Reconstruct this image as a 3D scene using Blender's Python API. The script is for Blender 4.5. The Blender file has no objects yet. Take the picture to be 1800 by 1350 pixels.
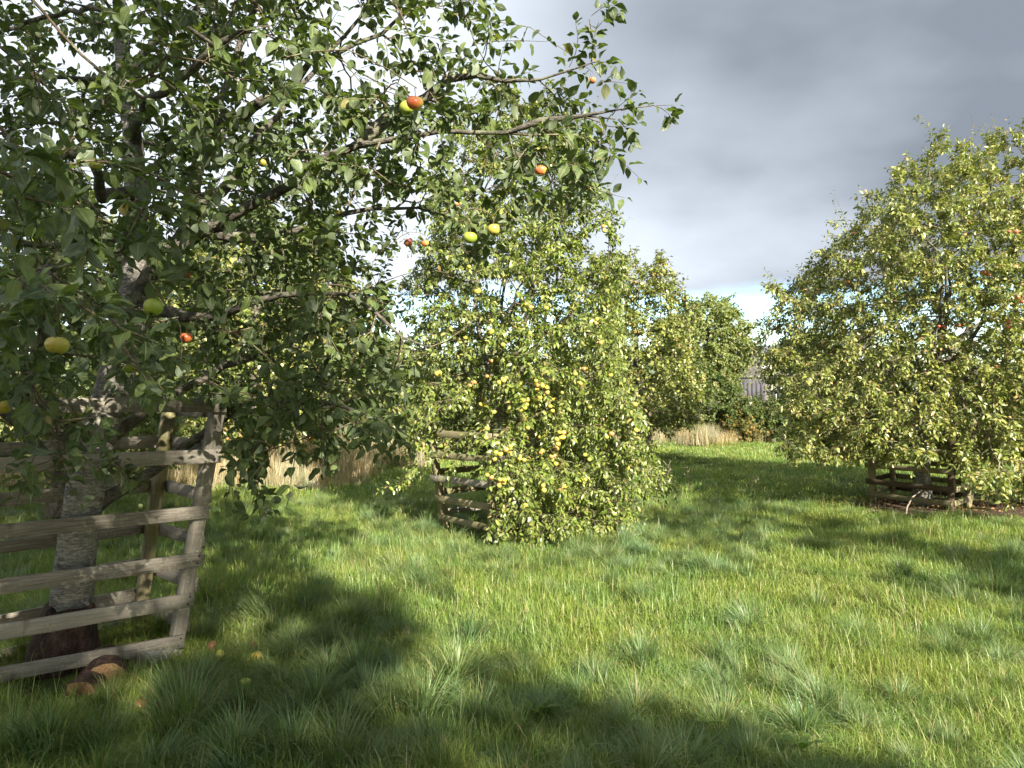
import bpy, math, random
import numpy as np
from mathutils import Matrix, Vector
R = math.radians
random.seed(7); rng = np.random.default_rng(7)
S = bpy.context.scene
COL = S.collection

# ------------------------------------------------------------------ camera
cam_d = bpy.data.cameras.new('camera'); cam = bpy.data.objects.new('camera', cam_d); COL.objects.link(cam)
S.camera = cam
cam_d.sensor_width = 36; cam_d.lens = 27.0; cam_d.clip_end = 3000; cam_d.clip_start = 0.05
EYE = 1.6
cam.location = (0, 0, EYE); cam.rotation_euler = (R(90.85), 0, 0)

# ------------------------------------------------------------------ sun and sky
SUN_AZ = math.atan2(-0.89, 0.45)          # direction towards the sun, seen from above
SUN_EL = R(29)
sv = Vector((math.cos(SUN_AZ)*math.cos(SUN_EL), math.sin(SUN_AZ)*math.cos(SUN_EL), math.sin(SUN_EL)))
sun_d = bpy.data.lights.new('sun', 'SUN'); sun = bpy.data.objects.new('sun', sun_d); COL.objects.link(sun)
sun_d.energy = 4.3; sun_d.angle = R(0.6); sun_d.color = (1.0, 0.93, 0.80)
sun.rotation_euler = sv.to_track_quat('Z', 'Y').to_euler()
W = bpy.data.worlds.new('World'); S.world = W; W.use_nodes = True
wn = W.node_tree.nodes; wl = W.node_tree.links; wn.clear()
def nd(t, **k):
    n = wn.new(t)
    for a, b in k.items(): setattr(n, a, b)
    return n
sky = nd('ShaderNodeTexSky', sky_type='NISHITA', sun_disc=False); sky.sun_elevation = SUN_EL
sky.sun_rotation = math.atan2(sv.x, sv.y); sky.air_density = 1.0; sky.dust_density = 0.4
bgn = nd('ShaderNodeBackground'); out = nd('ShaderNodeOutputWorld'); bgn.inputs[1].default_value = 0.15
geo = nd('ShaderNodeTexCoord'); sep = nd('ShaderNodeSeparateXYZ'); wl.new(geo.outputs['Generated'], sep.inputs[0])
def mth(op, a, b=None, c=None, clamp=False):
    n = nd('ShaderNodeMath', operation=op, use_clamp=clamp)
    for i, v in enumerate((a, b, c)):
        if v is None: continue
        if isinstance(v, (int, float)): n.inputs[i].default_value = v
        else: wl.new(v, n.inputs[i])
    return n.outputs[0]
zc = mth('ADD', mth('MAXIMUM', sep.outputs[2], 0.0), 0.30)
comb = nd('ShaderNodeCombineXYZ'); wl.new(mth('DIVIDE', sep.outputs[0], zc), comb.inputs[0]); wl.new(mth('DIVIDE', sep.outputs[1], zc), comb.inputs[1])
comb.inputs[2].default_value = 3.3
def noise(scale, det, rough, off=(0, 0, 0), sc=(1, 1, 1)):
    m = nd('ShaderNodeMapping'); m.inputs['Location'].default_value = off; m.inputs['Scale'].default_value = sc
    wl.new(comb.outputs[0], m.inputs[0])
    n = nd('ShaderNodeTexNoise'); n.inputs['Scale'].default_value = scale; n.inputs['Detail'].default_value = det
    n.inputs['Roughness'].default_value = rough; wl.new(m.outputs[0], n.inputs['Vector']); return n.outputs[0]
n1 = noise(1.15, 4, 0.45, (1.3, 0.2, 0), (0.95, 1.0, 1)); n2 = noise(3.0, 5, 0.5, (5, 2, 0), (0.9, 1.0, 1))
def ramp(v, a, b, lo, hi, sm=True):
    n = nd('ShaderNodeMapRange'); n.interpolation_type = 'SMOOTHSTEP' if sm else 'LINEAR'
    for i, q in enumerate((a, b, lo, hi)): n.inputs[i+1].default_value = q
    wl.new(v, n.inputs[0]); return n.outputs[0]
# cloud deck brightness: thinner and paler to the left, heavy and grey to the right
bri = mth('ADD', mth('MULTIPLY', ramp(n1, 0.3, 0.7, -1, 1, False), 0.34), mth('MULTIPLY', ramp(n2, 0.3, 0.7, -1, 1, False), 0.10))
bri = mth('ADD', bri, ramp(sep.outputs[0], -0.35, 0.5, 0.72, -0.22))
# unseen deck behind the camera brightened, added as fill for the shade
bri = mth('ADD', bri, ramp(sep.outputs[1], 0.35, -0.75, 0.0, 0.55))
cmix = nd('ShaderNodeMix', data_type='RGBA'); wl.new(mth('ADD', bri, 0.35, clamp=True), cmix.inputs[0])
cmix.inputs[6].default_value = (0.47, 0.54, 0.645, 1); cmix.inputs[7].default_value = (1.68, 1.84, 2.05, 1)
# gap of clear sky low down
gap = mth('ADD', sep.outputs[2], mth('MULTIPLY', ramp(n2, 0.3, 0.7, -1, 1, False), 0.012))
cov = ramp(gap, 0.118, 0.142, 0.10, 1.0)
cov2 = mth('MULTIPLY', cov, 1.0)
smix = nd('ShaderNodeMix', data_type='RGBA'); wl.new(cov2, smix.inputs[0])
hs = nd('ShaderNodeHueSaturation'); hs.inputs['Saturation'].default_value = 1.35; hs.inputs['Value'].default_value = 0.52
wl.new(sky.outputs[0], hs.inputs['Color'])
wl.new(hs.outputs[0], smix.inputs[6]); wl.new(cmix.outputs[2], smix.inputs[7])
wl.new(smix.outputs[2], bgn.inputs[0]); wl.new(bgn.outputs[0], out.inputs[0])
S.view_settings.view_transform = 'Standard'; S.view_settings.look = 'None'
S.view_settings.exposure = 2.12; S.view_settings.gamma = 1; S.view_settings.use_curve_mapping = False
S.render.engine = 'CYCLES'
S.cycles.max_bounces = 6; S.cycles.diffuse_bounces = 3; S.cycles.transmission_bounces = 4; S.cycles.transparent_max_bounces = 4
S.cycles.use_denoising = True

# ------------------------------------------------------------------ helpers
def at(px, py, d):
    """a point of the photograph at a distance d in front of the camera, in world metres"""
    return np.array([(px-900)/1350*d, d, EYE+(695-py)/1350*d])
def tag(o, label=None, cat=None, group=None, kind=None):
    if label: o['label'] = label
    if cat: o['category'] = cat
    if group: o['group'] = group
    if kind: o['kind'] = kind
    return o
def link(name, me, parent=None, m=None):
    o = bpy.data.objects.new(name, me); COL.objects.link(o)
    if parent is not None: o.parent = parent
    if m is not None and me is not None and len(me.materials) == 0: me.materials.append(m)
    return o
def empty(name, loc, rz=0):
    o = bpy.data.objects.new(name, None); COL.objects.link(o); o.location = loc; o.rotation_euler = (0, 0, rz); o.empty_display_size = 0.2
    return o
def np_mesh(name, V, F, attrs=None, smooth=True, vattrs=None):
    """V (n,3); F list of int arrays (m,k) of faces"""
    me = bpy.data.meshes.new(name)
    V = np.ascontiguousarray(V, dtype=np.float32); me.vertices.add(len(V)); me.vertices.foreach_set('co', V.ravel())
    F = [np.asarray(f, dtype=np.int32) for f in F if len(f)]
    nl = sum(f.size for f in F); npoly = sum(len(f) for f in F)
    me.loops.add(nl); me.polygons.add(npoly)
    me.loops.foreach_set('vertex_index', np.concatenate([f.ravel() for f in F]))
    st = []; o = 0
    for f in F:
        st.append(o + np.arange(len(f), dtype=np.int32)*f.shape[1]); o += f.size
    me.polygons.foreach_set('loop_start', np.concatenate(st).astype(np.int32))
    for k, a in (attrs or {}).items():
        at_ = me.attributes.new(k, 'FLOAT', 'POINT'); at_.data.foreach_set('value', np.ascontiguousarray(a, dtype=np.float32))
    for k, a in (vattrs or {}).items():
        at_ = me.attributes.new(k, 'FLOAT_VECTOR', 'POINT'); at_.data.foreach_set('vector', np.ascontiguousarray(a, dtype=np.float32).ravel())
    me.update(calc_edges=True)
    if smooth: me.polygons.foreach_set('use_smooth', np.ones(npoly, dtype=bool))
    return me
def nrm(a):
    return a/np.maximum(np.linalg.norm(a, axis=-1, keepdims=True), 1e-9)
class Geo:
    veins = False
    """collects point and face arrays for one mesh"""
    def __init__(s): s.V = []; s.F = {3: [], 4: []}; s.n = 0; s.a = []
    def add(s, V, F, a=0.0):
        V = np.asarray(V, float); s.V.append(V)
        for f in F:
            f = np.asarray(f)
            if len(f): s.F[f.shape[1]].append(f + s.n)
        s.a.append(np.broadcast_to(np.asarray(a, float), (len(V),))); s.n += len(V)
    def mesh(s, name, smooth=True):
        F = [np.concatenate(s.F[k]) for k in (3, 4) if s.F[k]]
        return np_mesh(name, np.concatenate(s.V), F, {'rnd': np.concatenate(s.a)}, smooth)

# ------------------------------------------------------------------ materials
class Mat:
    def __init__(s, name):
        s.m = bpy.data.materials.new(name); s.m.use_nodes = True; s.t = s.m.node_tree; s.t.nodes.clear()
        s.out = s.t.nodes.new('ShaderNodeOutputMaterial')
    def n(s, t, ins=None, **k):
        n = s.t.nodes.new(t)
        for a, b in k.items(): setattr(n, a, b)
        for a, b in (ins or {}).items():
            if isinstance(b, bpy.types.NodeSocket): s.t.links.new(b, n.inputs[a])
            else: n.inputs[a].default_value = b
        return n
    def attr(s, name): return s.n('ShaderNodeAttribute', attribute_name=name).outputs['Fac']
    def math(s, op, a, b=0.0, c=None, clamp=False):
        d = {0: a, 1: b}
        if c is not None: d[2] = c
        return s.n('ShaderNodeMath', d, operation=op, use_clamp=clamp).outputs[0]
    def noise(s, scale, det=3, rough=0.5, vec=None, sc=None):
        if vec is None: vec = s.n('ShaderNodeTexCoord').outputs['Object']
        if sc is not None: vec = s.n('ShaderNodeMapping', {0: vec, 3: sc}).outputs[0]
        return s.n('ShaderNodeTexNoise', {'Vector': vec, 'Scale': scale, 'Detail': det, 'Roughness': rough}).outputs[0]
    def ramp(s, fac, stops):
        n = s.n('ShaderNodeValToRGB', {0: fac}); e = n.color_ramp.elements
        while len(e) < len(stops): e.new(0.5)
        for q, (p, c) in zip(e, stops): q.position = p; q.color = (*c, 1)
        return n.outputs[0]
    def mix(s, f, a, b, mode='MIX'):
        n = s.n('ShaderNodeMix', {0: f}, data_type='RGBA', blend_type=mode)
        for i, v in ((6, a), (7, b)):
            if isinstance(v, bpy.types.NodeSocket): s.t.links.new(v, n.inputs[i])
            else: n.inputs[i].default_value = (*v, 1)
        return n.outputs[2]
    def bsdf(s, col, rough=0.6, spec=0.5, bump=None, bd=0.01, bs=0.5):
        d = {'Base Color': col if isinstance(col, bpy.types.NodeSocket) else (*col, 1), 'Roughness': rough, 'Specular IOR Level': spec}
        if bump is not None: d['Normal'] = s.n('ShaderNodeBump', {'Height': bump, 'Distance': bd, 'Strength': bs}).outputs[0]
        return s.n('ShaderNodeBsdfPrincipled', d).outputs[0]
    def done(s, sh): s.t.links.new(sh, s.out.inputs[0]); return s.m

def leaf_mat(name, stops, under, trans=0.35, rough=0.5, spec=0.4, tcol=None, patch=0.0):
    m = Mat(name)
    r = m.math('FRACT', m.math('ADD', m.attr('rnd'), m.n('ShaderNodeObjectInfo').outputs['Random']))
    c = m.ramp(r, stops)
    if patch:
        pos = m.n('ShaderNodeNewGeometry').outputs['Position']
        k = m.noise(70, 2, 0.6, vec=pos)
        c = m.mix(m.math('MULTIPLY', m.n('ShaderNodeMapRange', {0: k, 1: 0.52, 2: 0.68}).outputs[0], patch), c, (0.17, 0.17, 0.055))
    if patch:      # pale midrib and side veins
        al, ac = m.attr('along'), m.attr('across')
        w = m.math('FRACT', m.math('SUBTRACT', m.math('MULTIPLY', al, 7.0), m.math('MULTIPLY', ac, 2.2)))
        vein = m.math('MAXIMUM', m.n('ShaderNodeMapRange', {0: ac, 1: 0.05, 2: 0.13, 3: 1.0, 4: 0.0}).outputs[0], m.math('MULTIPLY', m.n('ShaderNodeMapRange', {0: w, 1: 0.0, 2: 0.16, 3: 1.0, 4: 0.0}).outputs[0], 0.45))
        c = m.mix(m.math('MULTIPLY', vein, 0.5), c, (0.20, 0.24, 0.09)); vb = m.math('SUBTRACT', 1.0, vein)
    back = m.n('ShaderNodeNewGeometry').outputs['Backfacing']
    cu = m.mix(0.6, c, under)
    c2 = m.mix(back, c, cu)
    b = m.bsdf(c2, rough, spec, bump=vb if patch else None, bd=0.002, bs=0.6)
    tc = m.mix(1.0, c, tcol or (1.9, 2.1, 0.7), 'MULTIPLY')
    t = m.n('ShaderNodeBsdfTranslucent', {0: tc}).outputs[0]
    return m.done(m.n('ShaderNodeMixShader', {0: trans, 1: b, 2: t}).outputs[0])

M = {}
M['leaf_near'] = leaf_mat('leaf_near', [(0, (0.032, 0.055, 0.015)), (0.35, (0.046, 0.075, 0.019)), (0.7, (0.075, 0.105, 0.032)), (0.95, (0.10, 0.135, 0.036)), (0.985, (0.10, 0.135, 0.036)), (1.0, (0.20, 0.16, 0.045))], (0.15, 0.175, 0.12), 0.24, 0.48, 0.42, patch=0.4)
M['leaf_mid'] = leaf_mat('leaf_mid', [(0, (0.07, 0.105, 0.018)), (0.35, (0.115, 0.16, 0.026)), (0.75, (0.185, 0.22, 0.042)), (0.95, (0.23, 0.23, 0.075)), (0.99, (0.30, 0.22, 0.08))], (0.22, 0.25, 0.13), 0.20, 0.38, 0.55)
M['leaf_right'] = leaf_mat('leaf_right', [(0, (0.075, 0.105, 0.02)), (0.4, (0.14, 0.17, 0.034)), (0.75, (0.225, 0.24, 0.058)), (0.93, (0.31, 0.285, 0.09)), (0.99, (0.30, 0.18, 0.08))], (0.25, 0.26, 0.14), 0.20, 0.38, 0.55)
M['leaf_far'] = leaf_mat('leaf_far', [(0, (0.10, 0.14, 0.04)), (0.5, (0.17, 0.20, 0.065)), (0.9, (0.23, 0.24, 0.085)), (1, (0.30, 0.25, 0.10))], (0.24, 0.26, 0.14), 0.3, 0.5, 0.35)
M['leaf_hedge'] = leaf_mat('leaf_hedge', [(0, (0.045, 0.075, 0.018)), (0.5, (0.07, 0.105, 0.026)), (0.85, (0.11, 0.13, 0.036)), (1, (0.18, 0.13, 0.05))], (0.14, 0.16, 0.08), 0.28, 0.6, 0.3)
M['leaf_orange'] = leaf_mat('leaf_orange', [(0, (0.07, 0.09, 0.02)), (0.5, (0.13, 0.13, 0.03)), (1, (0.26, 0.15, 0.04))], (0.2, 0.18, 0.08), 0.3, 0.6, 0.3, tcol=(1.6, 1.4, 0.8))
M['leaf_dead'] = leaf_mat('leaf_dead', [(0, (0.13, 0.07, 0.03)), (0.5, (0.24, 0.13, 0.05)), (1, (0.33, 0.22, 0.09))], (0.25, 0.17, 0.09), 0.15, 0.7, 0.2, tcol=(1.2, 1, 0.8))

def wood_mat(name, c0, c1, c2, lichen=(0.36, 0.37, 0.27), lf=0.5, moss=0.0):
    m = Mat(name)
    tc = m.n('ShaderNodeTexCoord').outputs['Object']
    rv = m.n('ShaderNodeObjectInfo').outputs['Random']
    vec = m.n('ShaderNodeVectorMath', {0: tc, 1: m.n('ShaderNodeCombineXYZ', {0: m.math('MULTIPLY', rv, 37.0), 1: m.math('MULTIPLY', rv, 11.0)}).outputs[0]}, operation='ADD').outputs[0]
    g = m.noise(13, 6, 0.72, vec=vec, sc=(0.45, 9, 9))
    g2 = m.noise(3, 3, 0.5, vec=vec, sc=(1.0, 2, 2))
    c = m.ramp(g, [(0.3, c0), (0.5, c1), (0.72, c2)])
    c = m.mix(m.math('MULTIPLY', g2, 0.55), c, tuple(x*0.55 for x in c1))
    c = m.mix(m.math('MULTIPLY', rv, 0.35), c, tuple(x*1.35 for x in c2))
    l = m.noise(55, 4, 0.7, vec=vec); l2 = m.noise(4, 2, 0.5, vec=vec)
    lm = m.math('MULTIPLY', m.n('ShaderNodeMapRange', {0: l, 1: 0.56, 2: 0.64}).outputs[0], m.n('ShaderNodeMapRange', {0: l2, 1: 0.38, 2: 0.62, 4: lf}).outputs[0])
    c = m.mix(lm, c, lichen)
    st = m.noise(5, 3, 0.6, vec=vec, sc=(1.6, 0.6, 0.6))
    c = m.mix(m.math('MULTIPLY', m.n('ShaderNodeMapRange', {0: st, 1: 0.60, 2: 0.72}).outputs[0], 0.7), c, (0.035, 0.025, 0.018))
    if moss:
        mo = m.noise(6, 3, 0.6, vec=vec)
        c = m.mix(m.math('MULTIPLY', m.n('ShaderNodeMapRange', {0: mo, 1: 0.42, 2: 0.66}).outputs[0], moss), c, (0.13, 0.14, 0.035))
    return m.done(m.bsdf(c, 0.85, 0.2, bump=m.math('ADD', g, m.math('MULTIPLY', l, 0.3)), bd=0.004, bs=0.9))
M['wood_grey'] = wood_mat('weathered_wood', (0.05, 0.043, 0.034), (0.175, 0.153, 0.124), (0.34, 0.305, 0.255), lf=0.8)
M['wood_moss'] = wood_mat('mossy_wood', (0.07, 0.055, 0.032), (0.19, 0.16, 0.095), (0.30, 0.26, 0.17), lf=0.4, moss=0.55)
M['wood_dark'] = wood_mat('dark_wood', (0.025, 0.017, 0.011), (0.06, 0.042, 0.028), (0.10, 0.075, 0.05), lf=0.15)
M['wood_faded'] = wood_mat('faded_wood', (0.10, 0.08, 0.06), (0.22, 0.18, 0.13), (0.33, 0.28, 0.21), lf=0.4)

def bark_mat(name, a, b, c_, lich=(0.30, 0.32, 0.22), lf=0.6, ring=True):
    m = Mat(name)
    pos = m.n('ShaderNodeNewGeometry').outputs['Position']
    g = m.noise(22, 5, 0.7, vec=pos, sc=(1, 1, 3.6) if ring else (1, 1, 0.4)); h = m.noise(60, 3, 0.6, vec=pos, sc=(1, 1, 2))
    c = m.ramp(m.math('ADD', m.math('MULTIPLY', g, 0.75), m.math('MULTIPLY', h, 0.25)), [(0.35, a), (0.5, b), (0.66, c_)])
    l = m.noise(9, 4, 0.7, vec=pos)
    c = m.mix(m.math('MULTIPLY', m.n('ShaderNodeMapRange', {0: l, 1: 0.5, 2: 0.62}).outputs[0], lf), c, lich)
    return m.done(m.bsdf(c, 0.85, 0.2, bump=m.math('ADD', g, h), bd=0.012, bs=0.8))
M['bark'] = bark_mat('apple_bark', (0.06, 0.052, 0.046), (0.18, 0.165, 0.145), (0.40, 0.375, 0.335), lf=0.3)
M['bark_limb'] = bark_mat('bough_bark', (0.03, 0.026, 0.022), (0.085, 0.075, 0.06), (0.17, 0.155, 0.125), lich=(0.24, 0.25, 0.16), lf=0.5)
M['bark_base'] = bark_mat('old_bark', (0.014, 0.009, 0.007), (0.05, 0.03, 0.022), (0.12, 0.075, 0.055), lf=0.0, ring=False)
M['twig'] = bark_mat('twig_bark', (0.05, 0.035, 0.025), (0.12, 0.09, 0.06), (0.20, 0.16, 0.11), lich=(0.26, 0.27, 0.15), lf=0.7)
M['bark_far'] = bark_mat('far_bark', (0.04, 0.032, 0.025), (0.08, 0.066, 0.052), (0.14, 0.12, 0.10), lf=0.3)

def blade_mat(name, stops, trans=0.35, blue=0.0):
    m = Mat(name)
    ob = m.n('ShaderNodeObjectInfo').outputs['Random']
    r = m.math('FRACT', m.math('ADD', m.attr('rnd'), m.math('MULTIPLY', ob, 0.35)))
    c = m.ramp(r, stops)
    pos = m.n('ShaderNodeNewGeometry').outputs['Position']
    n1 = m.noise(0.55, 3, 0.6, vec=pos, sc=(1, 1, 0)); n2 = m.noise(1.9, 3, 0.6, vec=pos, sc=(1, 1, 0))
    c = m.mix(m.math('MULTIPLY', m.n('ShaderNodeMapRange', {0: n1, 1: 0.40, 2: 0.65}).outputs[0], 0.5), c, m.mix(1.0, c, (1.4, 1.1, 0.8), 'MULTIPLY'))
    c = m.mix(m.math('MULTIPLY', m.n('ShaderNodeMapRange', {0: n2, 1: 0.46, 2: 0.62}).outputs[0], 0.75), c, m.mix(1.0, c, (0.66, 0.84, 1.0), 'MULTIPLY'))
    b = m.bsdf(c, 0.42, 0.38)
    t = m.n('ShaderNodeBsdfTranslucent', {0: m.mix(1.0, c, (1.5, 1.5, 0.6), 'MULTIPLY')}).outputs[0]
    return m.done(m.n('ShaderNodeMixShader', {0: trans, 1: b, 2: t}).outputs[0])
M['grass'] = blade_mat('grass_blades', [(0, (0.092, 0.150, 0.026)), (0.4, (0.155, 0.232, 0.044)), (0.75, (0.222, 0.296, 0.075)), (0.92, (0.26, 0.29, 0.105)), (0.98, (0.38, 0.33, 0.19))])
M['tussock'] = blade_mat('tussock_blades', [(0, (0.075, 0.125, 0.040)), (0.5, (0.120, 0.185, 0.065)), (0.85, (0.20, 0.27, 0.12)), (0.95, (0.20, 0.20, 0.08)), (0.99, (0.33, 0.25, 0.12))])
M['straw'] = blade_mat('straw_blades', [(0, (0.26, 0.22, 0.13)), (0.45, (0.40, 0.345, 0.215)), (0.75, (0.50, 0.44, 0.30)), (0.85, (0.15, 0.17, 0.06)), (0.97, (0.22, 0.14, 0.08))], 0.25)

m = Mat('turf_soil'); pos = m.n('ShaderNodeNewGeometry').outputs['Position']
c = m.ramp(m.noise(0.8, 4, 0.6, vec=pos), [(0.3, (0.045, 0.07, 0.014)), (0.7, (0.075, 0.105, 0.024))])
c = m.mix(m.n('ShaderNodeMapRange', {0: m.noise(14, 4, 0.7, vec=pos), 1: 0.45, 2: 0.65}).outputs[0], c, (0.07, 0.06, 0.03))
M['ground'] = m.done(m.bsdf(c, 0.95, 0.1, bump=m.noise(30, 4, 0.7, vec=pos), bd=0.03))
m = Mat('bare_soil'); pos = m.n('ShaderNodeNewGeometry').outputs['Position']
c = m.ramp(m.noise(22, 5, 0.7, vec=pos), [(0.3, (0.035, 0.024, 0.016)), (0.55, (0.075, 0.05, 0.034)), (0.75, (0.16, 0.11, 0.075))])
M['soil'] = m.done(m.bsdf(c, 0.95, 0.1, bump=m.noise(40, 4, 0.7, vec=pos), bd=0.03))

def apple_mat(name, green, blush, amount, spots=0.6):
    m = Mat(name)
    tc = m.n('ShaderNodeTexCoord').outputs['Object']; sp = m.n('ShaderNodeSeparateXYZ', {0: tc})
    rv = m.n('ShaderNodeObjectInfo').outputs['Random']
    nz = m.noise(22, 3, 0.6, vec=tc)
    f = m.math('ADD', m.math('MULTIPLY', sp.outputs[0], 14.0), m.math('MULTIPLY', nz, 0.9))
    f = m.math('ADD', f, amount - 0.55)
    c = m.mix(m.n('ShaderNodeMapRange', {0: f, 1: 0.0, 2: 0.75}).outputs[0], green, blush)
    s = m.n('ShaderNodeMapRange', {0: m.noise(75, 3, 0.7, vec=tc), 1: 0.66, 2: 0.70}).outputs[0]
    c = m.mix(m.math('MULTIPLY', s, spots), c, (0.10, 0.045, 0.02))
    return m.done(m.bsdf(c, 0.33, 0.5, bump=nz, bd=0.002, bs=0.3))
M['apple_green'] = apple_mat('green_apple_skin', (0.22, 0.32, 0.035), (0.30, 0.33, 0.05), 0.3)
M['apple_yellow'] = apple_mat('yellow_apple_skin', (0.42, 0.43, 0.06), (0.48, 0.34, 0.07), 0.25, 0.3)
M['apple_blush'] = apple_mat('blushed_apple_skin', (0.42, 0.42, 0.06), (0.62, 0.14, 0.05), 0.55)
M['apple_peach'] = apple_mat('peach_apple_skin', (0.62, 0.48, 0.10), (0.66, 0.24, 0.09), 0.5, 0.2)
M['apple_red'] = apple_mat('red_apple_skin', (0.42, 0.24, 0.08), (0.38, 0.09, 0.05), 0.4, 0.3)
M['apple_dull'] = apple_mat('dull_apple_skin', (0.30, 0.30, 0.05), (0.33, 0.22, 0.05), 0.4, 0.9)
M['apple_rot'] = apple_mat('rotting_apple_skin', (0.34, 0.15, 0.04), (0.17, 0.07, 0.03), 0.5, 0.9)
m = Mat('apple_russet'); M['russet'] = m.done(m.bsdf(m.ramp(m.noise(90, 3, 0.7), [(0.35, (0.05, 0.03, 0.015)), (0.65, (0.22, 0.14, 0.06))]), 0.8, 0.2))
m = Mat('split_log_face'); g = m.noise(12, 4, 0.6, sc=(0.6, 6, 6))
M['logwood'] = m.done(m.bsdf(m.ramp(g, [(0.3, (0.16, 0.09, 0.045)), (0.55, (0.33, 0.20, 0.10)), (0.75, (0.43, 0.29, 0.16))]), 0.8, 0.2, bump=g, bd=0.006))
M['log_grey'] = wood_mat('grey_log', (0.08, 0.07, 0.055), (0.19, 0.165, 0.13), (0.30, 0.27, 0.22), lf=0.2)
def plain(name, col, rough=0.7, nz=None, var=0.25):
    m = Mat(name); g = m.noise(nz or 6, 4, 0.6)
    c = m.ramp(g, [(0.3, tuple(x*(1-var) for x in col)), (0.7, tuple(min(1, x*(1+var)) for x in col))])
    return m.done(m.bsdf(c, rough, 0.3, bump=g, bd=0.01, bs=0.3))
M['render_wall'] = plain('pale_render', (0.24, 0.22, 0.185)); M['slate'] = plain('slate_roof', (0.14, 0.125, 0.115)); M['slate2'] = plain('grey_slate', (0.13, 0.14, 0.16))
M['shed'] = plain('shed_sheeting', (0.055, 0.052, 0.06)); M['dark'] = plain('dark_opening', (0.02, 0.02, 0.025)); M['white'] = plain('white_paint', (0.75, 0.75, 0.72), 0.5, var=0.06)
M['galv'] = plain('galvanised_steel', (0.30, 0.30, 0.30), 0.5); M['hill'] = plain('far_hill', (0.10, 0.14, 0.10), 0.9, 0.02)
M['feather'] = plain('white_feather', (0.8, 0.8, 0.78), 0.6, var=0.05)
m = Mat('window_glass'); M['glass'] = m.done(m.bsdf((0.03, 0.035, 0.04), 0.08, 0.6))

# ------------------------------------------------------------------ leaves
def rhomb(w, fold):
    z = math.sin(fold)*w/2; return np.array([(0, 0, 0), (1, 0, -.15), (.45, w/2, z), (.45, -w/2, z)]), np.array([(0, 1, 2), (1, 0, 3)]), np.zeros((0, 4), int)
def leaf_template(n, w=0.62, fold=0.25, curl=0.3, wave=0.0, tip=0.0):
    """leaf of length 1 along x, half width w/2; midrib, left and right margins"""
    ts = np.linspace(0, 1, n+1)
    prof = np.sin(np.pi*ts**0.92)**0.78
    prof = prof*(1-0.20*ts**4); prof[0] = prof[-1] = 0
    x = ts; z = -curl*ts**2
    mid = np.c_[x, 0*x, z]
    hw = prof*w/2
    wv = wave*np.sin(ts*9)
    Lf = np.c_[x, hw*math.cos(fold), z+hw*math.sin(fold)+wv*hw]; Rt = np.c_[x, -hw*math.cos(fold), z+hw*math.sin(fold)-wv*hw]
    V = np.concatenate([mid, Lf[1:-1], Rt[1:-1]])
    L0 = n+1; R0 = n+1+(n-1)
    q = []; t = []
    for s, B in ((1, L0), (-1, R0)):
        def f(*a): return a if s > 0 else a[::-1]
        t.append(f(0, 1, B)); t.append(f(n-1, n, B+n-2))
        for i in range(1, n-1): q.append(f(i, i+1, B+i, B+i-1))
    return V, np.array(t), (np.array(q) if q else np.zeros((0, 4), int))
def place_leaves(T, P, D, Nn, size, rnd):
    """T template; P positions, D directions, Nn normals -> arrays"""
    V, t, q = T
    D = nrm(D); B = nrm(np.cross(Nn, D)); N2 = np.cross(D, B)
    X = P[:, None, :] + size[:, None, None]*(V[None, :, 0:1]*D[:, None, :] + V[None, :, 1:2]*B[:, None, :] + V[None, :, 2:3]*N2[:, None, :])
    k = len(V); off = (np.arange(len(P))*k)[:, None, None]
    F = []
    if len(t): F.append((t[None]+off).reshape(-1, 3))
    if len(q): F.append((q[None]+off).reshape(-1, 4))
    place_leaves.v = (np.tile(V[:, 0], len(P)), np.tile((np.abs(V[:, 1]) > 1e-6).astype(float), len(P)))
    return X.reshape(-1, 3), F, np.repeat(rnd, k)

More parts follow.
